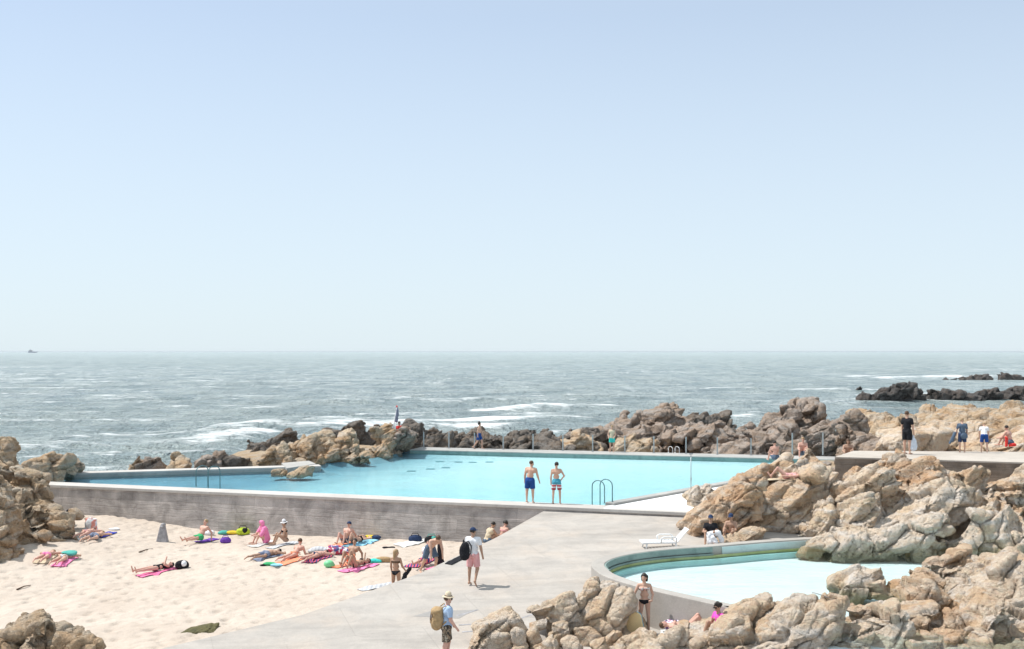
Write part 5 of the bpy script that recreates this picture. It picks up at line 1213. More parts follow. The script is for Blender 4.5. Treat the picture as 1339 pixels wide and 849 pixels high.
# ---- standing figures
P['m1'] = person(Fig(1.76, (.32, 1), spine=(.05, .10, 1), bend=(.10, .22, 1), head=(.06, .15, 1), look=(.75, .8, -.1), la=((-.22, -.05, -1), (-.12, .25, -1)), ra=((.25, .18, -1), (.20, .35, -1)), build=1.10, ll=((-.10, .02, -1), (-.01, -.04, -1)), rl=((.10, 0, -1), (.02, -.04, -1))),
    at_z(693.5, 657.8), 'bare chested man in dark blue shorts bending forward at the pool edge', 'skin_light', wear=(('shorts', 'blueshade', .78),), hair=('short', 'hair_brown'), anchor='feet')
o_ = [c for c in P['m1'].children if c.name.startswith('shorts')]
P['m2'] = person(Fig(1.74, (.15, 1), spine=(-.03, 0, 1), bend=(.02, .02, 1), look=(-.5, 1, .05), la=((-.16, -.05, -1), (-.02, .2, -1)), ra=((.55, -.25, -.8), (-.55, .45, -.70)), build=.98, slim=.92, ll=((-.10, 0, -1), (-.03, -.03, -1)), rl=((.13, .02, -1), (.03, -.08, -1))),
    at_z(728, 658.8), 'slim bare chested youth in turquoise and red striped shorts, hand on hip by the pool', 'skin_light', wear=(('shorts', 'surf_shorts', .80),) if 'surf_shorts' in M else (('shorts', 'redwhite', .80),), hair=('short', 'hair_dark'), anchor='feet')
P['m3'] = person(Fig(1.82, (.30, 1), spine=(.0, .03, 1), look=(.5, 1, .05), la=((-.28, .12, -1), (-.05, .45, -1)), ra=((.26, -.05, -1), (.16, .18, -1)), build=1.03, ll=((-.05, .02, -1), (-.02, -.05, -1)), rl=((.10, .10, -1), (.0, -.55, -.85)), rf=(0, .75, -.7)),
    on_ramp(613, 766), 'man in white T-shirt, pink shorts and navy cap walking barefoot up the ramp', 'skin_tan', wear=(('shorts', 'pink', .86), ('shirt', 'white', .66), ('cap', 'navy')), hair=('short', 'hair_dark'), anchor='lheel', vox=.011)
P['m4'] = person(Fig(1.74, (.97, .20), spine=(0, .06, 1), look=(0, 1, -.12), la=((-.20, .25, -1), (-.05, .5, -1)), ra=((.16, .18, -1), (.05, .62, -.85)), build=1.08, slim=1.06, ll=((-.06, .16, -1), (0, -.1, -1)), rl=((.06, -.08, -1), (0, -.2, -1))),
    on_ramp(585, 866), 'man in straw hat, pale blue shirt and patterned shorts at the foot of the ramp', 'skin_pink', wear=(('shorts', 'camo', .90), ('shirt', 'skyblue', .72), ('hat', 'straw'), ('glasses', 'black')), hair=('short', 'hair_brown'), anchor='feet', vox=.011)
P['w1'] = person(Fig(1.66, (-.12, -1), spine=(.02, 0, 1), head=(.02, .10, 1), look=(.28, 1, -.42), ra=((.42, .16, -.9), (.45, .16, -.88)), la=((-.30, -.16, -.95), (.10, .55, -.42), (.7, .5, 0)), build=.90, slim=.94, ll=((-.05, .08, -1), (-.03, -.02, -1)), rl=((.08, .02, -1), (.03, .0, -1))),
    on_ramp(842.5, 829.5), 'dark haired woman in patterned bikini top and black bottoms among the foreground rocks', 'skin_light', True, wear=(('briefs', 'black'), ('bra', 'bikini')), hair=('bob', 'hair_dark'), anchor='feet', vox=.010)
tz_at = lambda px, py: at_z(px, py, 2.0)
P['m5'] = person(Fig(1.82, (.75, .65), look=(.1, 1, -.05), la=((-.16, .1, -1), (-.05, .15, -1)), ra=((.18, .05, -1), (.06, .2, -1)), build=1.04), tz_at(1187.5, 594), 'man dressed all in black with a pale plastic bag on the terrace', 'skin_light', wear=(('longs', 'black', .80), ('shirt', 'black', .70)), hair=('short', 'hair_brown'), anchor='feet')
P['m6'] = person(Fig(1.48, (.25, 1), bend=(0, .12, 1), head=(0, .35, 1), look=(0, 1, -.4), la=((-.25, .1, -1), (-.1, .3, -1)), ra=((.2, .15, -1), (.05, .4, -1))), tz_at(1258, 591.6), 'fair haired figure in navy top and shorts, head bowed, on the terrace', 'skin_light', wear=(('shorts', 'navy', .92), ('shirt', 'slate', .75)), hair=('short', 'hair_fair'), anchor='feet')
P['m7'] = person(Fig(1.34, (.35, 1), spine=(0, .45, 1), bend=(0, .75, .9), head=(0, .7, .8), look=(0, .8, -.7), la=((-.2, .3, -1), (0, .35, -1)), ra=((.2, .35, -1), (0, .35, -1)), ll=((-.14, .1, -1), (0, -.15, -1)), rl=((.14, .12, -1), (0, -.15, -1))), tz_at(1287, 592.2), 'child in white shirt and blue shorts leaning forward on the terrace', 'skin_light', wear=(('shorts', 'blueshade', .85), ('shirt', 'white', .6)), hair=('short', 'hair_fair'), anchor='feet')
P['m8'] = person(Fig(1.78, (.9, -.15), spine=(0, .05, 1), la=((-.2, .35, -1), (0, .4, -1)), ra=((.2, -.3, -1), (0, .1, -1)), ll=((-.05, .42, -1), (0, .05, -1)), rl=((.06, -.22, -1), (0, -.62, -.8))), at_z(626, 587.2), 'man with wild dark hair in blue shorts walking along the far pool edge', 'skin_light', wear=(('shorts', 'blueshade', .75),), hair=('wild', 'hair_dark'), anchor='feet', vox=.016)
P['m9'] = person(Fig(1.68, (-.3, -1), head=(0, .1, 1), la=((-.25, .1, -1), (.3, .6, -.6)), ra=((.25, .1, -1), (-.2, .6, -.6)), build=.98), at_z(800, 591.3), 'pale person wrapped in an aqua towel at the far side of the pool', 'skin_light', wear=(('longs', 'aquatowel', .70), ('vest', 'beige')), hair=('short', 'hair_fair'), anchor='feet', vox=.016)
# ---- kneeling and bending
P['w2'] = person(Fig(1.66, (.30, 1), spine=(.0, -.03, 1), bend=(.0, .05, 1), head=(.04, .16, 1), look=(.8, .9, -.2), la=((-.14, .1, -1), (.05, .35, -1)), ra=((.22, .25, -1), (.10, .75, -.6)), build=.90, ll=((-.08, .08, -1), (-.02, -1, -.10)), rl=((.08, .10, -1), (.02, -1, -.10)), lf=(0, -1, -.3), rf=(0, -1, -.3)),
    on_sand(514, 768), 'fair haired woman in a dark bikini kneeling on the sand at the ramp edge', 'skin_tan', True, wear=(('briefs', 'black'), ('bra', 'hair_brown')), hair=('long', 'hair_fair'), anchor='lkn', vox=.011)
P['m10'] = person(Fig(1.80, (.55, -.85), spine=(0, .75, .75), bend=(0, .95, .45), head=(0, .9, .55), look=(0, .6, -.9), la=((-.1, .35, -1), (0, .15, -1)), ra=((.1, .30, -1), (0, .05, -1)), build=1.05, ll=((-.10, .50, -.85), (0, -.25, -1)), rl=((.25, -.15, -1), (.12, -.45, -.9)), rf=(.2, .9, -.4)),
    on_sand(560, 752), 'bare chested man in navy shorts bending down to a pink towel by the ramp', 'skin_light', wear=(('shorts', 'slate', .85),), hair=('short', 'hair_brown'), anchor='feet', vox=.012)
# ---- by the round pool
P['w3'] = person(seated(1.66, (-.8, -.35), .12, la=((-.15, .35, -.9), (.1, .6, -.6)), ra=((.2, .3, -.9), (-.1, .6, -.6)), look=(-.2, 1, -.15)), at_d(943, 835, 29.75), 'curly dark haired person in magenta top and sunglasses sitting behind the foreground rocks', 'skin_tan', True, wear=(('shirt', 'magenta', .5), ('glasses', 'black'), ('briefs', 'black')), hair=('curly', 'hair_dark'), vox=.011)
d_, c_ = lie_dir((886, 822), (922, 826), on_ramp)
P['w4'] = person(supine(1.62, (.98, -.2), 1.0, 'side', build=.95), at_d(899, 826, 30.5), 'sunbather lying with raised knees against the round pool wall', 'skin_pink', True, wear=(('briefs', 'black'),), hair=('short', 'hair_brown'), anchor='pel', vox=.012)
P['m11'] = person(seated(1.74, (-.25, -1), .0, la=((-.2, .5, -.8), (.3, .85, .1)), ra=((.2, .5, -.8), (-.3, .85, .1)), look=(-.1, 1, -.1)), np.array([7.1, 41.0, ramp_z(7.1, 41.0)]), 'man in dark cap and black shirt sitting in the shade of the ochre slab', 'skin_tan', wear=(('shirt', 'black', .6), ('cap', 'navy'), ('shorts', 'slate', .8)), hair=('short', 'hair_dark'))
P['m12'] = person(seated(1.72, (-.5, -.9), .1), np.array([7.95, 41.5, -.52]), 'person in navy cap sitting half hidden between rock and pool rim', 'skin_tan', wear=(('cap', 'navy'), ('shorts', 'slate', .8)), hair=('short', 'hair_dark'))
P['w5'] = person(supine(1.66, (-.95, .3), .8, 'side', build=.95), np.array([10.45, 43.55, 1.47]), 'sunbather lying on the rocks above the ochre slab, head to the right', 'skin_pink', True, wear=(('swimsuit', 'pink'),), hair=('short', 'hair_dark'), anchor='mid', vox=.013)
P['m13'] = person(seated(1.72, (-.2, 1), .12), at_d(1014, 603, 55.0), 'bare backed person sitting on the pale rock at the pool corner', 'skin_pink', wear=(('shorts', 'slate', .8),), hair=('short', 'hair_dark'), vox=.015)
P['m14'] = person(seated(1.70, (-.3, -1), .1), at_d(1109, 601, 53.0), 'brown haired person sitting behind the terrace corner', 'skin_tan', wear=(('shorts', 'slate', .8),), hair=('bob', 'hair_brown'), vox=.015)
P['m15'] = person(seated(1.70, (-.3, -1), .1), at_d(1050, 597, 57.0), 'pale person sitting behind the upright ochre block', 'skin_pink', wear=(('shorts', 'slate', .8),), hair=('short', 'hair_fair'), vox=.015)
P['m16'] = person(seated(1.70, (-.6, .8), .2), at_d(1321, 583.5, 52.6), 'bare shouldered person sitting on the pale rocks at the right edge', 'skin_pink', wear=(('shorts', 'slate', .8),), hair=('short', 'hair_dark'), vox=.014)
P['m17'] = person(seated(1.74, (.7, -.7), .1), at_d(521, 571, 74.6), 'person in a red top sitting on the rocks beside the flag pole', 'skin_tan', wear=(('shirt', 'red', .6), ('shorts', 'slate', .8)), hair=('short', 'hair_dark'), vox=.016)
# ---- sunbathers on the sand
d, c = lie_dir((136, 692), (86, 711)); P['b1'] = person(prone(1.66, d, build=.92), c, 'sunbather lying face down beside the couple in grey shorts, nearest the left rocks', 'skin_pink', True, wear=(('briefs', 'pink'),), hair=('short', 'hair_brown'), anchor='mid')
d, c = lie_dir((146, 696), (98, 714)); P['b2'] = person(prone(1.76, d, one_up=True), c, 'sunbather in blue-grey shorts lying with arm out on a blue towel', 'skin_light', wear=(('shorts', 'greysuit', .6),), hair=('short', 'hair_fair'), anchor='mid')
d, c = lie_dir((80, 719), (38, 745)); P['b3'] = person(prone(1.68, d, build=.94), c, 'sunbather in pink bottoms lying face down by the left rocks', 'skin_pink', True, wear=(('shorts', 'rose', .28),), hair=('short', 'hair_fair'), anchor='mid')
d, c = lie_dir((101, 722), (60, 747)); P['b4'] = person(prone(1.74, d), c, 'sunbather under a green cloth lying on a pink towel', 'skin_light', wear=(('briefs', 'white'),), hair=('short', 'hair_brown'), anchor='mid')
d, c = lie_dir((234, 741), (166, 754)); P['b5'] = person(supine(1.68, d, 0, 'up', build=.92), c, 'woman in dark swimsuit reading on a hot pink towel, alone in mid beach', 'skin_pink', True, wear=(('swimsuit', 'black'),), hair=('long', 'hair_dark'), anchor='mid')
d, c = lie_dir((284, 704), (238, 713)); P['b6'] = person(reclined(1.74, d), c, 'dark skinned-by-sun man in green shorts propped on his hands near the wall'.replace('dark skinned-by-sun', 'tanned'), 'skin_pink', wear=(('shorts', 'green', .5),), hair=('short', 'hair_fair'), anchor='pel')
P['b7'] = person(seated(1.68, (-.75, -.5), .18), on_sand(347, 710), 'seated sunbather with a bright pink towel draped over head and shoulders', 'skin_pink', True, wear=(('wrap', 'rose'), ('briefs', 'black')), hair=('short', 'hair_fair'), anchor='pel')
P['b8'] = person(seated(1.66, (-.85, -.35), .05, la=((-.15, .3, -.9), (.1, .8, .1)), look=(0, 1, -.2)), on_sand(373, 711), 'woman in white sun hat and black bikini top sitting on a striped towel', 'skin_tan', True, wear=(('hat', 'white'), ('bra', 'black'), ('briefs', 'black')), hair=('short', 'hair_dark'), anchor='pel')
d, c = lie_dir((366, 724), (327, 733)); P['b9'] = person(prone(1.72, d, one_up=True), c, 'tanned sunbather in dark blue shorts lying face down with hands under the head', 'skin_tan', wear=(('shorts', 'greysuit', .6),), hair=('short', 'hair_dark'), anchor='mid')
d, c = lie_dir((400, 724), (360, 736)); P['b10'] = person(propped(1.72, d), c, 'sunbather lying face down propped up on the elbows', 'skin_pink', wear=(('briefs', 'orange'),), hair=('short', 'hair_brown'), anchor='mid')
d, c = lie_dir((432, 725), (390, 738)); P['b11'] = person(prone(1.70, d, build=.95), c, 'sunbather lying face down beside a red and white patterned heap', 'skin_pink', True, wear=(('briefs', 'navy'),), hair=('short', 'hair_dark'), anchor='mid')
d, c = lie_dir((464, 729), (432, 742)); P['b12'] = person(reclined(1.76, d, 1), on_sand(459, 738), 'man with short hair sitting back on his hands behind the woman with raised knees', 'skin_tan', wear=(('shorts', 'orange', .5),), hair=('short', 'hair_dark'), anchor='pel')
d, c = lie_dir((486, 737), (446, 746)); P['b13'] = person(supine(1.66, d, 1, 'up', build=.92), c, 'woman lying on her back with raised knees and lifted arm next to the tan bag', 'skin_tan', True, wear=(('bra', 'black'), ('briefs', 'black')), hair=('short', 'hair_dark'), anchor='mid')
d, c = lie_dir((462, 700), (432, 712)); P['b14'] = person(reclined(1.72, d, 1), on_sand(452, 712), 'sunbather in dark blue cap with raised knees near the wall', 'skin_pink', wear=(('cap', 'navy'), ('shorts', 'slate', .4)), hair=('short', 'hair_dark'), anchor='pel')
d, c = lie_dir((480, 707), (448, 714)); P['b15'] = person(supine(1.68, d, 1, 'head', build=.93), c, 'sunbather lying on her back with raised knees on a light blue towel', 'skin_light', True, wear=(('bra', 'black'), ('briefs', 'black')), hair=('short', 'hair_brown'), anchor='mid')
d, c = lie_dir((562, 727), (534, 741)); P['b16'] = person(reclined(1.68, d, .0), on_sand(556, 739), 'person in white top on a striped towel behind the bending man', 'skin_pink', True, wear=(('shirt', 'white', .6), ('shorts', 'stripes', .6)), hair=('short', 'hair_dark'), anchor='pel')
P['b17'] = person(seated(1.74, (.75, .45), .35, head=(0, .5, .9)), on_sand(637, 713), 'person in beige top with arm on a companion, seen over the ramp edge', 'skin_tan', wear=(('vest', 'beige'), ('shorts', 'slate', .6)), hair=('short', 'hair_dark'), anchor='pel')
P['b18'] = person(seated(1.66, (.6, .7), .3), on_sand(656, 711), 'bare shouldered person leaning forward behind the ramp edge, right of the beige top', 'skin_pink', True, wear=(('bra', 'pink'), ('briefs', 'black')), hair=('curly', 'hair_dark'), anchor='pel')
for o in bpy.data.objects:
    if '_off' in o: del o['_off']
# ================================================================== loose things
def ground_sand(x, y):
    x = np.atleast_1d(np.asarray(x, float)); y = np.atleast_1d(np.asarray(y, float)); return sand_h(x, y) + sand_detail(x, y)
def ground_ramp(x, y): return ramp_z(np.atleast_1d(x), np.atleast_1d(y))
def towel(label, c, d, L, W, mat, fn=ground_sand, group=None, rumple=.02, name='towel', cat='towel', lift=.018, seed=0):
    d = nrm([d[0], d[1], 0]); s = np.array([-d[1], d[0], 0]); nu, nv = 26, 16
    u = np.linspace(-L / 2, L / 2, nu); v = np.linspace(-W / 2, W / 2, nv); U, V_ = np.meshgrid(u, v)
    r = np.random.default_rng(seed + int(abs(c[0]) * 100)); ph = r.uniform(0, 9)
    X = c[0] + U * d[0] + V_ * s[0] + .04 * np.sin(V_ * 5 + ph); Y = c[1] + U * d[1] + V_ * s[1] + .04 * np.sin(U * 4 + ph)
    Z = fn(X.ravel(), Y.ravel()).reshape(X.shape) + lift + rumple * (1 + perlin(np.stack([X.ravel() * 4, Y.ravel() * 4, np.full(X.size, ph)], 1)).reshape(X.shape) * 1.6)
    z0 = float(np.mean(Z)); top = np.stack([X.ravel() - c[0], Y.ravel() - c[1], Z.ravel() - z0], 1); bot = top - np.array([0, 0, .016])
    i = np.arange(nv - 1)[:, None] * nu + np.arange(nu - 1)[None]; f = np.stack([i, i + 1, i + nu + 1, i + nu], -1).reshape(-1, 4); n = len(top)
    edge = list(range(nu)) + [k * nu + nu - 1 for k in range(1, nv)] + [(nv - 1) * nu + k for k in range(nu - 2, -1, -1)] + [k * nu for k in range(nv - 2, 0, -1)]
    sk_ = [(edge[k], edge[k] + n, edge[(k + 1) % len(edge)] + n, edge[(k + 1) % len(edge)]) for k in range(len(edge))]
    o = link(name, mesh_np(name, np.vstack([top, bot]), np.vstack([f, f[:, ::-1] + n, np.array(sk_)])), M[mat], loc=(c[0], c[1], z0))
    return tag(o, label, cat, group)
def lump(name, prims, mat, at, label=None, cat=None, parent=None, vox=.014, k=.03, noise=.012, group=None):
    v, f = sdf_mesh(name, prims, vox, k); me = mesh_np(name, v, f); nr = np.zeros(len(v) * 3, np.float32); me.vertex_normals.foreach_get('vector', nr)
    v = v + nr.reshape(-1, 3) * (noise * (fbm(v * 9 + len(v) % 17, 3))[:, None]); me.vertices.foreach_set('co', v.astype(np.float32).ravel()); me.update()
    o = link(name, me, M[mat], parent, None if parent is not None else at)
    return tag(o, label, cat, group) if label else o
E3 = np.eye(3)
def el(c, r, R=E3): return ('e', np.array(c, float), np.array(r, float), R)
def rz3(a): return np.array(Matrix.Rotation(a, 3, 'Z'))
def bag(label, c, w, h, dp, mat, strap=None, yaw=0.0, band=None, cat='bag', name='bag', group=None):
    root = empty(name, tuple(c), label, cat, group, rz=yaw)
    lump('bag_body', [el((0, 0, h * .42), (w / 2, dp / 2, h * .46)), el((-w * .2, 0, h * .22), (w * .3, dp * .45, h * .26)), el((w * .2, 0, h * .22), (w * .3, dp * .45, h * .26))], mat, None, parent=root)
    if strap:
        mb = MB(); mb.tube([(-w * .3, -dp * .1, h * .75), (-w * .2, -dp * .12, h * 1.1), (w * .2, -dp * .12, h * 1.1), (w * .3, -dp * .1, h * .75)], .016, 6); mb.build('strap', M[strap], root)
    if band: lump('flap', [el((w * .14, -dp * .2, h * .5), (w * .24, dp * .36, h * .36))], band, None, parent=root)
    return root
def gs(px, py, dz=0.0):
    q = on_sand(px, py); q[1] = min(q[1], wall_y(q[0]) - .62); q[0] = (px - CX) / F * q[1]
    return np.array([q[0], q[1], float(ground_sand(q[0], q[1])[0]) + dz])
gr = lambda px, py: on_ramp(px, py)

# ---- towels under the sunbathers
def under(label, hp, fp, W, mat, shift=0.0, **kw):
    d, c = lie_dir(hp, fp); c = c + np.array([0, 0, 0]) - d * shift
    return towel(label, c, d, kw.pop('L', 1.75) * .93, W * .58, mat, **kw)
under('royal blue towel under the sunbather in blue-grey shorts', (152, 694), (112, 708), .85, 'bluetowel', .35, L=1.5)
under('pale towel under the sunbather nearest the left rocks', (136, 692), (92, 709), .8, 'sandcloth')
under('beige towel under the sunbather in pink bottoms', (80, 719), (42, 742), .75, 'beige')
under('thin pink towel under the sunbather with a green cloth', (104, 722), (64, 747), .9, 'rose')
under('hot pink towel under the reading woman in mid beach', (232, 742), (180, 754), .95, 'hotpink')
under('dark purple towel under the man in green shorts', (284, 704), (250, 711), .8, 'purple', .2, L=1.2)
under('grey and white striped towel under the woman in the sun hat', (386, 709), (356, 716), .95, 'greystripe')
under('pale grey towel under the person wrapped in pink', (354, 708), (332, 714), .9, 'sandcloth')
under('dark towel under the sunbather in dark blue shorts', (368, 724), (332, 733), .8, 'greysuit', L=1.5)
under('coral towel beside the sunbather propped on the elbows', (398, 728), (362, 739), .95, 'orange')
under('navy and red striped towel under the sunbather beside the patterned heap', (434, 725), (396, 738), .85, 'stripes')
under('coral red towel under the man sitting back on his hands', (466, 733), (436, 742), .85, 'orange')
under('pink towel under the woman lying beside the tan bag', (488, 738), (450, 747), .75, 'rose')
under('coral towel under the sunbather in the blue cap', (462, 706), (434, 714), .9, 'orange')
under('light blue towel with a sunbather lying on it near the wall', (494, 704), (446, 716), 1.0, 'sky_towel', L=2.0)
under('pale grey-green empty towel spread near the wall', (560, 704), (520, 714), 1.3, 'sandcloth', L=2.0)
under('navy and red striped towel behind the bending man', (564, 730), (536, 742), .9, 'stripes')
under('hot pink towel on the sand at the bending man\'s hands', (590, 736), (556, 746), .8, 'hotpink', L=1.3)
d_, c_ = lie_dir((606, 729), (588, 737), on_ramp); towel('long black towel end lying across the ramp edge', c_, d_, 1.1, .34, 'black', fn=ground_ramp)
under('pale blue-grey towel on the sand beside the kneeling woman', (522, 762), (470, 771), .8, 'greystripe', L=1.7)
under('light towel half under the kneeling woman at the ramp edge', (545, 762), (524, 769), .7, 'sky_towel', L=.9)
# ---- bags and heaps on the sand
p = gs(119, 693); b_ = empty('paper_bag', tuple(p), 'white printed carrier bag standing against the wall by the left rocks', 'bag', rz=-.3)
lump('bag_body', [el((0, 0, .26), (.30, .14, .30)), ('c', np.array([-.22, 0, .05]), np.array([.22, 0, .05]), .11, .11), ('c', np.array([-.22, 0, .46]), np.array([.22, 0, .46]), .06, .06)], 'paper', None, parent=b_)
MB().tube([(-.12, -.05, .50), (-.08, -.06, .62), (.08, -.06, .62), (.12, -.05, .50)], .008, 6).build('handle', M['white'], b_)
p = gs(149, 692); lump('cloth', [el((0, 0, .03), (.24, .12, .05)), el((.1, .02, .05), (.12, .1, .05))], 'white', p, 'small crumpled white cloth on the sand at the foot of the wall', 'cloth')
p = gs(94, 677, .0) ; p = at_d(93, 672, 49.5); bag('small dark bag wedged on the left rocks below the pool wall', p, .42, .26, .25, 'black', None, .3, 'white')
p = gs(87, 729, .13); lump('cloth', [el((0, 0, .10), (.28, .22, .06), rz3(.5)), el((.08, -.04, .05), (.22, .22, .08))], 'teal', p + np.array([.1, 0, 0]), 'green cloth shading the sunbather on the pink towel', 'cloth')
bag('black bag behind the head of the reading woman', gs(238, 742), .50, .34, .34, 'black', None, .2, 'white')
bag('small purple bag next to the man in green shorts', gs(295, 709), .45, .28, .3, 'purple', 'purple', .1)
p = gs(271, 699); lump('beach_pillow', [el((0, 0, .10), (.34, .2, .12)), el((.12, 0, .14), (.18, .16, .1))], 'white', p, 'white beach pillow on the sand behind the man in green shorts', 'pillow')
p = gs(293, 695); lump('cloth', [el((0, 0, .08), (.22, .16, .10)), el((-.12, 0, .06), (.16, .14, .08))], 'teal', p, 'small teal cloth heap by the wall left of the yellow one', 'cloth')
p = gs(304, 694); lump('cloth', [el((0, 0, .08), (.26, .16, .09)), el((.16, 0, .07), (.16, .14, .08))], 'yellow', p, 'small yellow cloth heap at the foot of the wall', 'cloth')
bag('lime green and black sports bag at the foot of the wall', gs(318, 696), .60, .36, .34, 'lime', 'black', .0, 'black')
p = gs(351, 738); lump('cloth', [el((0, 0, .05), (.20, .14, .07)), el((.16, .02, .04), (.16, .12, .06))], 'green', p, 'bright green cloth on the sand below the sunbather in dark blue shorts', 'cloth')
p = gs(344, 739); lump('sandal_pair', [el((0, 0, .035), (.13, .05, .04), rz3(.3)), el((.06, .12, .035), (.13, .05, .04), rz3(.1))], 'black', p, 'dark sandals beside the bright green cloth', 'sandals')
p = gs(361, 739); lump('cloth', [el((0, 0, .03), (.22, .12, .05)), el((.1, .03, .03), (.15, .1, .04))], 'sky_towel', p, 'pale blue cloth beside the bright green cloth', 'cloth')
p = gs(417, 721); lump('clothes_heap', [el((0, 0, .10), (.34, .22, .13)), el((.3, 0, .08), (.25, .2, .10)), el((-.25, 0, .06), (.2, .2, .08))], 'greystripe', p, 'grey and white clothes heap in front of the propped sunbather', 'clothes')
p = gs(440, 724); lump('clothes_heap', [el((0, 0, .16), (.36, .24, .20)), el((.34, 0, .12), (.28, .2, .14)), el((-.2, 0, .2), (.2, .18, .16))], 'redwhite', p, 'red and white patterned clothes heap on the sand', 'clothes')
p = gs(430, 741); lump('beach_ball', [el((0, 0, .13), (.19, .16, .14)), el((.10, 0, .08), (.13, .13, .08))], 'mint', p, 'bright green inflatable on the sand in front of the couple', 'inflatable', noise=.004)
p = gs(489, 735); lump('cloth', [el((0, 0, .07), (.2, .14, .09)), el((.16, 0, .06), (.14, .12, .07))], 'aquatowel', p, 'small aqua cloth between the lying woman and the tan bag', 'cloth')
bag('flat tan bag on the sand right of the lying woman', gs(501, 734), .66, .24, .28, 'khaki', None, .1)
p = gs(504, 716); lump('sandal_pair', [el((0, 0, .035), (.14, .05, .04), rz3(.2)), el((.26, .04, .035), (.14, .05, .04), rz3(-.1))], 'black', p, 'pair of dark sandals alone on the sand near the wall', 'sandals')
bag('navy bag on the empty towel at the foot of the wall', gs(543, 704), .55, .32, .32, 'navy', 'black', .0)
bag('black and teal bag on the empty towel nearest the ramp', gs(564, 704), .58, .30, .30, 'black', 'teal', .2, 'teal')
p = gs(484, 702); lump('beach_pillow', [el((0, 0, .09), (.34, .2, .11)), el((.2, 0, .08), (.2, .17, .09))], 'yellow', p, 'yellow pillow at the head of the light blue towel', 'pillow')
p = gs(490, 700); lump('clothes_heap', [el((0, 0, .08), (.26, .16, .10)), el((.12, 0, .1), (.14, .12, .08))], 'navy', p, 'navy clothes heap behind the yellow pillow', 'clothes')
p = gs(541, 763); lump('cloth', [el((0, 0, .03), (.2, .1, .04)), el((.1, .03, .03), (.14, .08, .04))], 'yellow', p, 'small yellow cloth at the ramp edge below the bending man', 'cloth')
# black towel held up by the kneeling woman
p = gs(526, 766); lump('towel', [('c', np.array([0, 0, .04]), np.array([.10, 0, .42]), .10, .07), ('c', np.array([.10, 0, .42]), np.array([.26, .02, .62]), .07, .06), ('c', np.array([-.02, 0, .04]), np.array([.14, .02, .10]), .10, .08)], 'black', p, 'black towel held up by the kneeling woman', 'towel', noise=.03)
p = gs(583, 741); lump('towel', [('c', np.array([0, .1, .10]), np.array([0, .1, .75]), .10, .08), ('c', np.array([0, .1, .4]), np.array([.08, .1, .1]), .1, .1)], 'black', p + np.array([-.25, .25, 0]), 'black towel hanging beside the bending man', 'towel', noise=.02)
# seaweed specks on the sand
rw = np.random.default_rng(5)
# ---- things worn or carried by walkers
def carried(name, fig_key, label, cat, build):
    root = P[fig_key]; return build(root)
m3 = np.array(P['m3'].location); H3 = 1.82
bp = empty('backpack', tuple(m3 + np.array([-.13, -.17, 1.02])), 'black backpack hanging from the left shoulder of the man in pink shorts', 'backpack', rz=.12)
lump('bag_body', [el((0, -.06, .12), (.17, .12, .26)), el((0, -.10, -.02), (.15, .10, .16)), el((.02, -.02, .28), (.12, .09, .12))], 'black', None, parent=bp, vox=.012)
MB().tube([(.04, .05, .38), (.14, .10, .40), (.22, .02, .26), (.20, -.03, .05), (.10, -.05, -.06)], .017, 6).build('strap', M['black'], bp)
MB().tube([(-.04, .06, .36), (-.02, .14, .44), (.02, .20, .38)], .02, 6).build('strap', M['black'], bp)
m4 = np.array(P['m4'].location)
bp = empty('backpack', tuple(m4 + np.array([-.24, -.05, .93])), 'tan canvas backpack on the back of the man in straw hat', 'backpack', rz=.2)
lump('bag_body', [el((0, 0, .22), (.15, .20, .27)), el((-.04, 0, .06), (.14, .19, .15)), el((0.02, 0, .42), (.12, .17, .10))], 'khaki', None, parent=bp, vox=.012)
lump('flap', [el((-.02, 0, .42), (.16, .19, .10)), el((-.10, 0, .33), (.07, .15, .12))], 'khaki', None, parent=bp, vox=.012)
for sy in (-.09, .09):
    lump('pocket', [el((-.13, sy, .12), (.06, .075, .11))], 'khaki', None, parent=bp, vox=.01)
    MB().tube([(-.165, sy, .36), (-.19, sy, .20), (-.185, sy, .08)], .012, 6).build('buckle_strap', M['hair_brown'], bp)
    MB().tube([(.08, sy * 1.3, .50), (.17, sy * 1.5, .56), (.30, sy * 1.6, .46), (.27, sy * 1.7, .25), (.10, sy * 1.6, .06)], .018, 6).build('shoulder_strap', M['khaki'], bp)
m5 = np.array(P['m5'].location)
pb = empty('plastic_bag', tuple(m5 + np.array([.17, -.12, .16])), 'pale plastic carrier bag held by the man in black', 'bag')
lump('bag_body', [el((0, 0, .28), (.15, .10, .28)), el((0, 0, .14), (.17, .12, .16)), ('c', np.array([0, 0, .5]), np.array([.01, 0, .64]), .06, .02)], 'plastic_bag', None, parent=pb, noise=.03)
MB().tube([(-.03, 0, .62), (-.01, 0, .70), (.02, 0, .71), (.04, 0, .62)], .008, 6).build('handle', M['plastic_bag'], pb)
m6 = np.array(P['m6'].location)
sb = empty('shoulder_bag', tuple(m6 + np.array([.02, -.17, .62])), 'small dark shoulder bag on the fair haired figure in navy', 'bag')
lump('bag_body', [el((0, 0, .1), (.15, .06, .12)), el((0, -.02, .05), (.13, .06, .09))], 'slate', None, parent=sb)
MB().tube([(-.10, .02, .18), (-.16, .06, .45), (-.02, .12, .62), (.12, .08, .45), (.10, .02, .18)], .012, 6).build('strap', M['navy'], sb)
lump('jacket', [('c', np.array([0, 0, 0]), np.array([-.12, 0, -.32]), .06, .07), ('c', np.array([-.06, .02, -.15]), np.array([-.20, .02, -.42]), .05, .05)], 'slate', m6 + np.array([-.30, .02, .82]), 'grey-blue jacket hanging from the hand of the figure in navy', 'jacket', noise=.02)
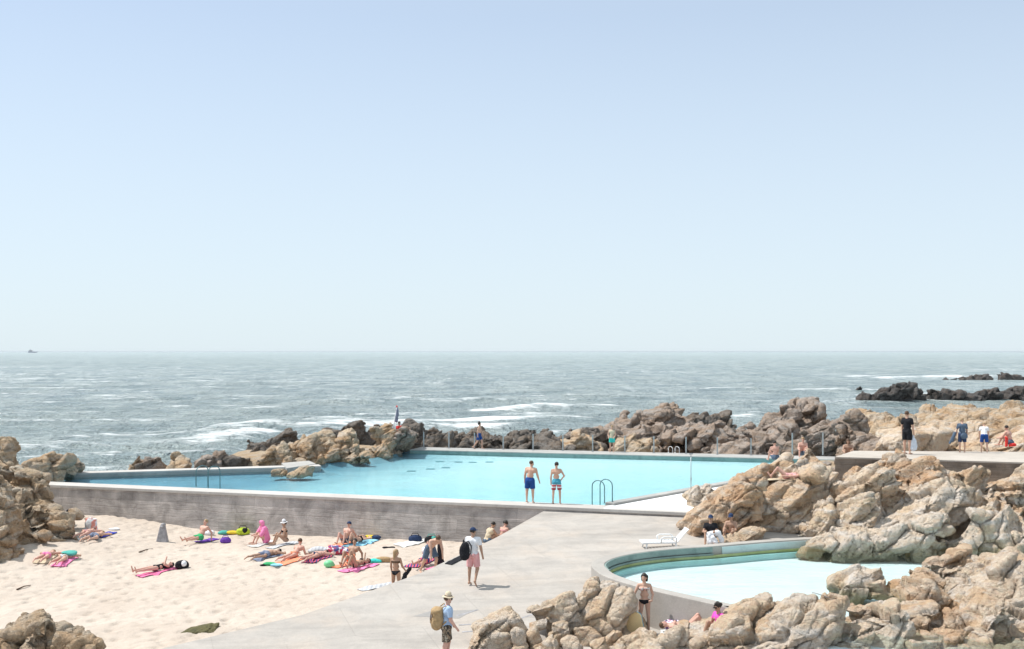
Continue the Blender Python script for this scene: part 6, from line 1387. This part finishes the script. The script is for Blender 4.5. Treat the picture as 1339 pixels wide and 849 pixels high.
# ---- body board, cloths by the round pool
w1 = np.array(P['w1'].location)
bd = empty('bodyboard', tuple(w1 + np.array([-.235, -.34, -.03])), 'cream bodyboard with an aqua edge standing under the woman\'s hand', 'bodyboard', rz=-.5)
def board(h0, w, th, mat, nm, off):
    pr = [(0, -w), (0, w)]; v = []; n = 14
    out = [(-w, 0.0), (w, 0.0)] + [(w * math.cos(a), h0 - w * .55 + w * .55 * math.sin(a)) for a in np.linspace(0, PI, 13)]
    m = len(out); V = [(x, -th / 2 + off, z) for x, z in out] + [(x, th / 2 + off, z) for x, z in out]
    f = [tuple(range(m))[::-1], tuple(range(m, 2 * m))] + [(i, (i + 1) % m, (i + 1) % m + m, i + m) for i in range(m)]
    o = MB().add(V, f).build(nm, M[mat], bd, bevel=.01); o.rotation_euler = (math.radians(7), math.radians(-8), 0); return o
board(.74, .235, .055, 'foam_board', 'deck', 0); board(.745, .24, .022, 'sky_towel', 'slick', .041)
p = w1 + np.array([-.33, -.34, .72]); lump('cloth', [el((0, 0, 0), (.10, .07, .04)), el((.03, 0, -.02), (.07, .06, .04))], 'greystripe', p, 'small folded cloth in the hand of the woman above the bodyboard', 'cloth', vox=.01)
p = at_d(886, 824, 30.9); lump('clothes_heap', [el((0, 0, .10), (.32, .24, .15)), el((.2, 0, .06), (.2, .2, .1)), el((-.15, .05, .12), (.2, .2, .13))], 'floral', p + np.array([-.05, .05, 0]), 'dark floral patterned heap at the round pool wall', 'clothes', noise=.03)
kq = at_d(899, 827, 30.5); towel('pale towel under the sunbather with raised knees', kq, (.98, -.2), 1.5, .6, 'sandcloth', fn=lambda x, y: np.full(len(np.atleast_1d(x)), kq[2] - .05))
m11 = np.array(P['m11'].location)
lump('towel', [('c', np.array([-.12, -.34, .34]), np.array([.2, -.34, .42]), .11, .10), ('c', np.array([-.14, -.40, .30]), np.array([-.12, -.48, .10]), .08, .09), ('c', np.array([.22, -.36, .40]), np.array([.32, -.42, .14]), .08, .09), ('c', np.array([.0, -.44, .24]), np.array([.08, -.48, .10]), .10, .10)], 'white', m11, 'white towel over the knees of the man in black shirt', 'towel', noise=.03)
w5 = np.array(P['w5'].location); c5 = np.array([10.45, 43.55, 1.50])
towel('pale towel on the rocks under the sunbather', c5, (-.95, .3), 1.8, .5, 'beige', fn=lambda x, y: np.full(len(np.atleast_1d(x)), c5[2] - .10), rumple=.03)
lump('bag', [el((0, 0, .12), (.24, .16, .15)), el((.1, 0, .1), (.16, .14, .1))], 'black', np.array([11.1, 43.3, 1.50]), 'black bag at the head of the sunbather on the rocks', 'bag')
lump('towel', [('c', np.array([0, 0, .04]), np.array([0, 0, .40]), .06, .06), ('c', np.array([.15, 0, .05]), np.array([.4, .05, .08]), .06, .07)], 'red', at_d(1316, 584, 52.3), 'bright red towel beside the person at the right edge', 'towel', noise=.03)

# ---- pool ladders
def ladder(label, top_c, span, off, h, legdown, mat, n_steps=3, r=.022):
    """two hooped rails; span = horizontal vector of a hoop, off = vector between the hoops"""
    root = empty('pool_ladder', tuple(top_c), label, 'ladder'); span = np.array(span, float); off = np.array(off, float)
    for k in (0, 1):
        o = off * k; pts = [o + np.array([0, 0, 0.0]), o + np.array([0, 0, h * .72])]
        L = np.linalg.norm(span)
        for a in np.linspace(PI, 0, 9): pts.append(o + span * (.5 + .5 * math.cos(a)) + np.array([0, 0, h * .72 + h * .28 * math.sin(a)]))
        pts.append(o + span + np.array([0, 0, -legdown]))
        mb = MB(); mb.tube(pts, r, 8); rl_ = mb.build('rail', M[mat], root)
        mb = MB(); mb.lathe([(.001, .02), (.05, .016), (.055, 0)], tuple(o + np.array([0, 0, .004])), 12); mb.build('base_flange', M[mat], rl_)
    for s_ in range(n_steps):
        q = span + np.array([0, 0, -.28 - .26 * s_]); mb = MB(); mb.tube([q, q + off], .018, 8); mb.build('rung', M[mat], root)
    return root
b0 = np.array([*at_z(790.5, 658.5, .1)[:2], .1]); dvv = np.array([*dv, 0]); nvv = np.array([*nv, 0])
ladder('teal painted hooped ladder at the near corner of the big pool', b0, -nvv * .62, dvv * .56, .92, .95, 'metal')
b1 = at_z(251.5, 637.5, 0); wn = np.array([.31, .951, 0])
ladder('teal painted hooped ladder in the ruffled narrow arm of the pool', b1 + wn * .30, wn * .62 + np.array([.22, 0, 0]), np.array([.951, -.31, 0]) * .64, .95, .95, 'metal')
b2 = at_z(874, 592.0, 0); ladder('small white ladder on the far edge of the pool', b2, -wn * .5 + np.array([.35, 0, 0]), np.array([.951, -.28, 0]) * .42, .40, .7, 'white_paint', r=.016)
# ---- slim pole on the wading floor
p = at_z(903.5, 662, .006); r_ = empty('shower_pole', tuple(p), 'slim pale metal pole standing on the white wading floor', 'pole')
MB().tube([(0, 0, 0), (0, 0, 2.12)], .018, 8).build('pole', M['steel'], r_); MB().lathe([(.001, .02), (.07, .016), (.08, 0)], (0, 0, .002), 12).build('base_plate', M['steel'], r_)
MB().box((0, 0, 2.13), (.16, .05, .05)).build('shower_head', M['steel'], r_, bevel=.01); MB().box((.0, -.03, 1.12), (.05, .06, .09)).build('valve', M['steel'], r_, bevel=.008)
# ---- fence posts along the far edge
for i, px in enumerate([554, 587, 620.5, 658, 697, 736, 775, 817, 855, 897, 938, 982]):
    D = far_a[1] + 1.55; X = (px - CX) / F * D
    for _ in range(6): D = far_a[1] - .27 * (X - far_a[0]) + 1.6; X = (px - CX) / F * D
    r_ = empty('fence_post', (X, D, 0), 'slim grey steel post in the row along the far edge of the pool', 'post', 'steel posts along the far pool edge')
    MB().box((0, 0, .52), (.075, .055, 1.04)).build('post_shaft', M['steel'], r_, bevel=.006); MB().box((0, 0, .012), (.16, .14, .02)).build('base_plate', M['steel'], r_)
for i, (px, py, D) in enumerate([(1036, 592, 66.5), (1076, 592, 64.5), (1119, 592, 61.0)]):
    p = at_d(px, py, D); r_ = empty('fence_post', tuple(p), 'slim grey steel post among the rocks left of the terrace', 'post', 'steel posts among the rocks')
    MB().box((0, 0, .50), (.075, .055, 1.25)).build('post_shaft', M['steel'], r_, bevel=.006); MB().box((0, 0, 1.12), (.09, .07, .03)).build('post_cap', M['steel'], r_)
# hooked pipe
p = at_d(1108, 575, 60.0); r_ = empty('hooked_pipe', tuple(p), 'pale hooked pipe curving over the dark rocks left of the terrace', 'pipe')
MB().tube([(0, 0, -.4), (0.02, 0, .25)] + [(-.32 + .34 * math.cos(a), 0, .28 + .36 * math.sin(a)) for a in np.linspace(0, PI * .86, 9)], .03, 8).build('pipe', M['steel'], r_)
MB().lathe([(.03, 0), (.05, .01), (.05, .08), (.03, .09)], (.02, 0, .1), 10).build('collar', M['steel'], r_)
# ---- flag pole
p = at_d(513.5, 566, 75.2); r_ = empty('flag_pole', tuple(p), 'white flag pole with furled dark flag on the rocks at the pool corner', 'flag pole'); r_.rotation_euler.y = math.radians(9)
MB().tube([(0, 0, -.3), (0, 0, 1.72)], .032, 8, .022).build('pole', M['white_paint'], r_); MB().lathe([(.001, 1.82), (.05, 1.78), (.055, 1.72), (.03, 1.68)], (0, 0, 0), 10).build('red_tip', M['red'], r_)
lump('flag', [('c', np.array([.07, 0, 1.55]), np.array([.12, .02, .80]), .07, .10), ('c', np.array([.04, 0, 1.62]), np.array([.16, 0, 1.2]), .05, .07)], 'greysuit', None, parent=r_, noise=.04)
# ---- lounger
p = gr(873, 716.5); p[2] = ramp_z(p[0], p[1]); L_ = empty('sun_lounger', tuple(p), 'white plastic sun lounger with raised slatted back beside the round pool', 'sun lounger', rz=.10); L_.scale = (1, 1, .78)
mb = MB()
for i in range(9): mb.box((-.86 + i * .125, 0, .30), (.095, .58, .025))
mb.build('seat', M['white_plastic'], L_, bevel=.006)
mb = MB(); [mb.box((-.34, s_ * .30, .29), (1.2, .045, .07)) for s_ in (-1, 1)]; mb.box((-.93, 0, .29), (.05, .62, .07)); mb.build('frame', M['white_plastic'], L_, bevel=.01)
mb = MB(); ca, sa_ = math.cos(.95), math.sin(.95)
for i in range(5): mb.box((.30 + .33 * ca, -.22 + i * .11, .32 + .33 * sa_), (.66, .075, .022), ry=-.95)
for q in (0.02, .66): mb.box((.30 + q * ca, 0, .32 + q * sa_), (.06, .60, .03), ry=-.95)
mb.build('backrest', M['white_plastic'], L_, bevel=.005)
for s_ in (-1, 1):
    MB().tube([(-.30, s_ * .31, .30), (-.30, s_ * .33, .50), (-.22, s_ * .33, .55), (.16, s_ * .33, .55), (.24, s_ * .33, .50), (.25, s_ * .31, .30)], .026, 8).build('armrest', M['white_plastic'], L_)
    for x in (-.80, .22): MB().tube([(x, s_ * .28, .28), (x + .04 * (1 if x > 0 else -1), s_ * .30, 0)], .032, 8, .024).build('leg', M['white_plastic'], L_)
# ---- grey drain buttress at the foot of the wall
p = gs(211.5, 708); r_ = empty('drain_buttress', tuple(p + np.array([0, .1, 0])), 'grey pointed concrete stump standing in the sand against the wall', 'buttress'); r_.scale = (.72, .8, .85)
MB().add([(-.40, -.28, -.3), (.36, -.28, -.3), (.36, .3, -.3), (-.40, .3, -.3), (-.16, -.04, .78), (.16, -.02, .80), (.14, .16, .80), (-.12, .16, .78)], [(0, 3, 2, 1), (0, 1, 5, 4), (1, 2, 6, 5), (2, 3, 7, 6), (3, 0, 4, 7), (4, 5, 6, 7)]).build('stump', M['wall_patch'], r_, bevel=.06)
lump('cap_stone', [el((.02, .06, .82), (.15, .12, .10)), el((0, .05, .74), (.17, .14, .08))], 'wall_patch', None, parent=r_, noise=.03)
# stick lying on the crest
p0, p1 = at_d(1062, 774.5, 29.3), at_d(1084, 782, 29.0); o = MB().tube([np.zeros(3), (p1 - p0) * .5 + np.array([0, 0, .012]), p1 - p0], .016, 6, .010).build('stick', M['wall_patch'], None, tuple(p0)); tag(o, 'thin grey stick poking over the water from the foreground crest', 'stick')
for q0, q1, lab in (((22, 771), (40, 765), 'short dark twig on the bare sand near the lower left rocks'), ((182, 722), (200, 716), 'dark twig on the sand below the grey stump')):
    a_, b_ = gs(*q0), gs(*q1); o = MB().tube([np.zeros(3), (b_ - a_) * .5 + np.array([0, .04, .03]), b_ - a_], .028, 6, .012).build('twig', M['hair_brown'], None, tuple(a_ + np.array([0, 0, .02]))); tag(o, lab, 'twig')
# inset darker slab and joints in the ramp
def ramp_patch(name, px, mat, lift=.004):
    pts = [on_ramp(*q) for q in px]; o = poly_sheet(name, [(q[0], q[1], ramp_z(q[0], q[1]) + lift) for q in pts], mat); tag(o, kind='structure'); return o
M['patch'] = concrete('dark_patch_concrete', (.29, .275, .265), (.35, .33, .31), stain=.4)
ramp_patch('paving_patch', [(540, 806), (562, 799.5), (622, 797.5), (600, 809)], M['patch'])
for q in ([(600, 817), (676, 811.5), (676, 812.6), (600, 818.4)], [(596, 805), (624, 797), (626, 797.8), (599, 806.4)], [(604, 826), (630, 824), (700, 802), (700, 803.2), (630, 825.6), (604, 827.4)]):
    ramp_patch('paving_joint', q, M['wall_patch'], .005)
# ---- ship on the horizon
shp = at_z(42, 460 + F * 8.3 / 9000, SEA); shp = np.array([(42 - CX) / F * 9000, 9000, SEA]); r_ = empty('ship', tuple(shp), 'tiny grey ship far out on the horizon at the left', 'ship')
MB().add([(-30, -5, 0), (26, -5, 0), (36, 0, 0), (26, 5, 0), (-30, 5, 0), (-32, -6, 9), (30, -6, 8), (44, 0, 10), (30, 6, 8), (-32, 6, 9)], [(0, 4, 3, 2, 1), (5, 6, 7, 8, 9), (0, 1, 6, 5), (1, 2, 7, 6), (2, 3, 8, 7), (3, 4, 9, 8), (4, 0, 5, 9)]).build('hull', M['greysuit'], r_)
MB().box((-12, 0, 14), (26, 9, 11)).build('superstructure', M['wall_patch'], r_); MB().tube([(-14, 0, 19), (-14, 0, 27)], 2.2, 8).build('funnel', M['greysuit'], r_)

# ---- dark plates on the pool floor
M['plate'] = plain('dull_plate', (.27, .46, .51), .6)
for q in ((538, 616.4), (562.6, 613.7), (583, 612), (599.5, 604.6), (618, 605), (640, 604.6), (660, 601.5), (575, 604)):
    w_ = at_z(q[0], q[1], -.52); r_ = empty('drain_plate', (w_[0], w_[1], -.515), 'small dull drain plate on the floor of the big pool', 'drain', 'drain plates on the pool floor')
    MB().box((0, 0, .012), (.50, .42, .024)).build('plate', M['plate'], r_); MB().box((0, 0, .03), (.36, .28, .012)).build('grate', M['plate'], r_)
HAZE = 4e-5
# ================================================================== sea haze
hz = bpy.data.materials.new('haze'); hz.use_nodes = True; ht = hz.node_tree; ht.nodes.remove(ht.nodes['Principled BSDF'])
pv = ht.nodes.new('ShaderNodeVolumePrincipled'); pv.inputs['Color'].default_value = (.86, .92, .97, 1); pv.inputs['Density'].default_value = HAZE; pv.inputs['Anisotropy'].default_value = .2
ht.links.new(pv.outputs[0], ht.nodes['Material Output'].inputs['Volume'])
tag(MB().box((0, 0, 2.5), (150000, 150000, 14)).build('haze', hz), kind='stuff')
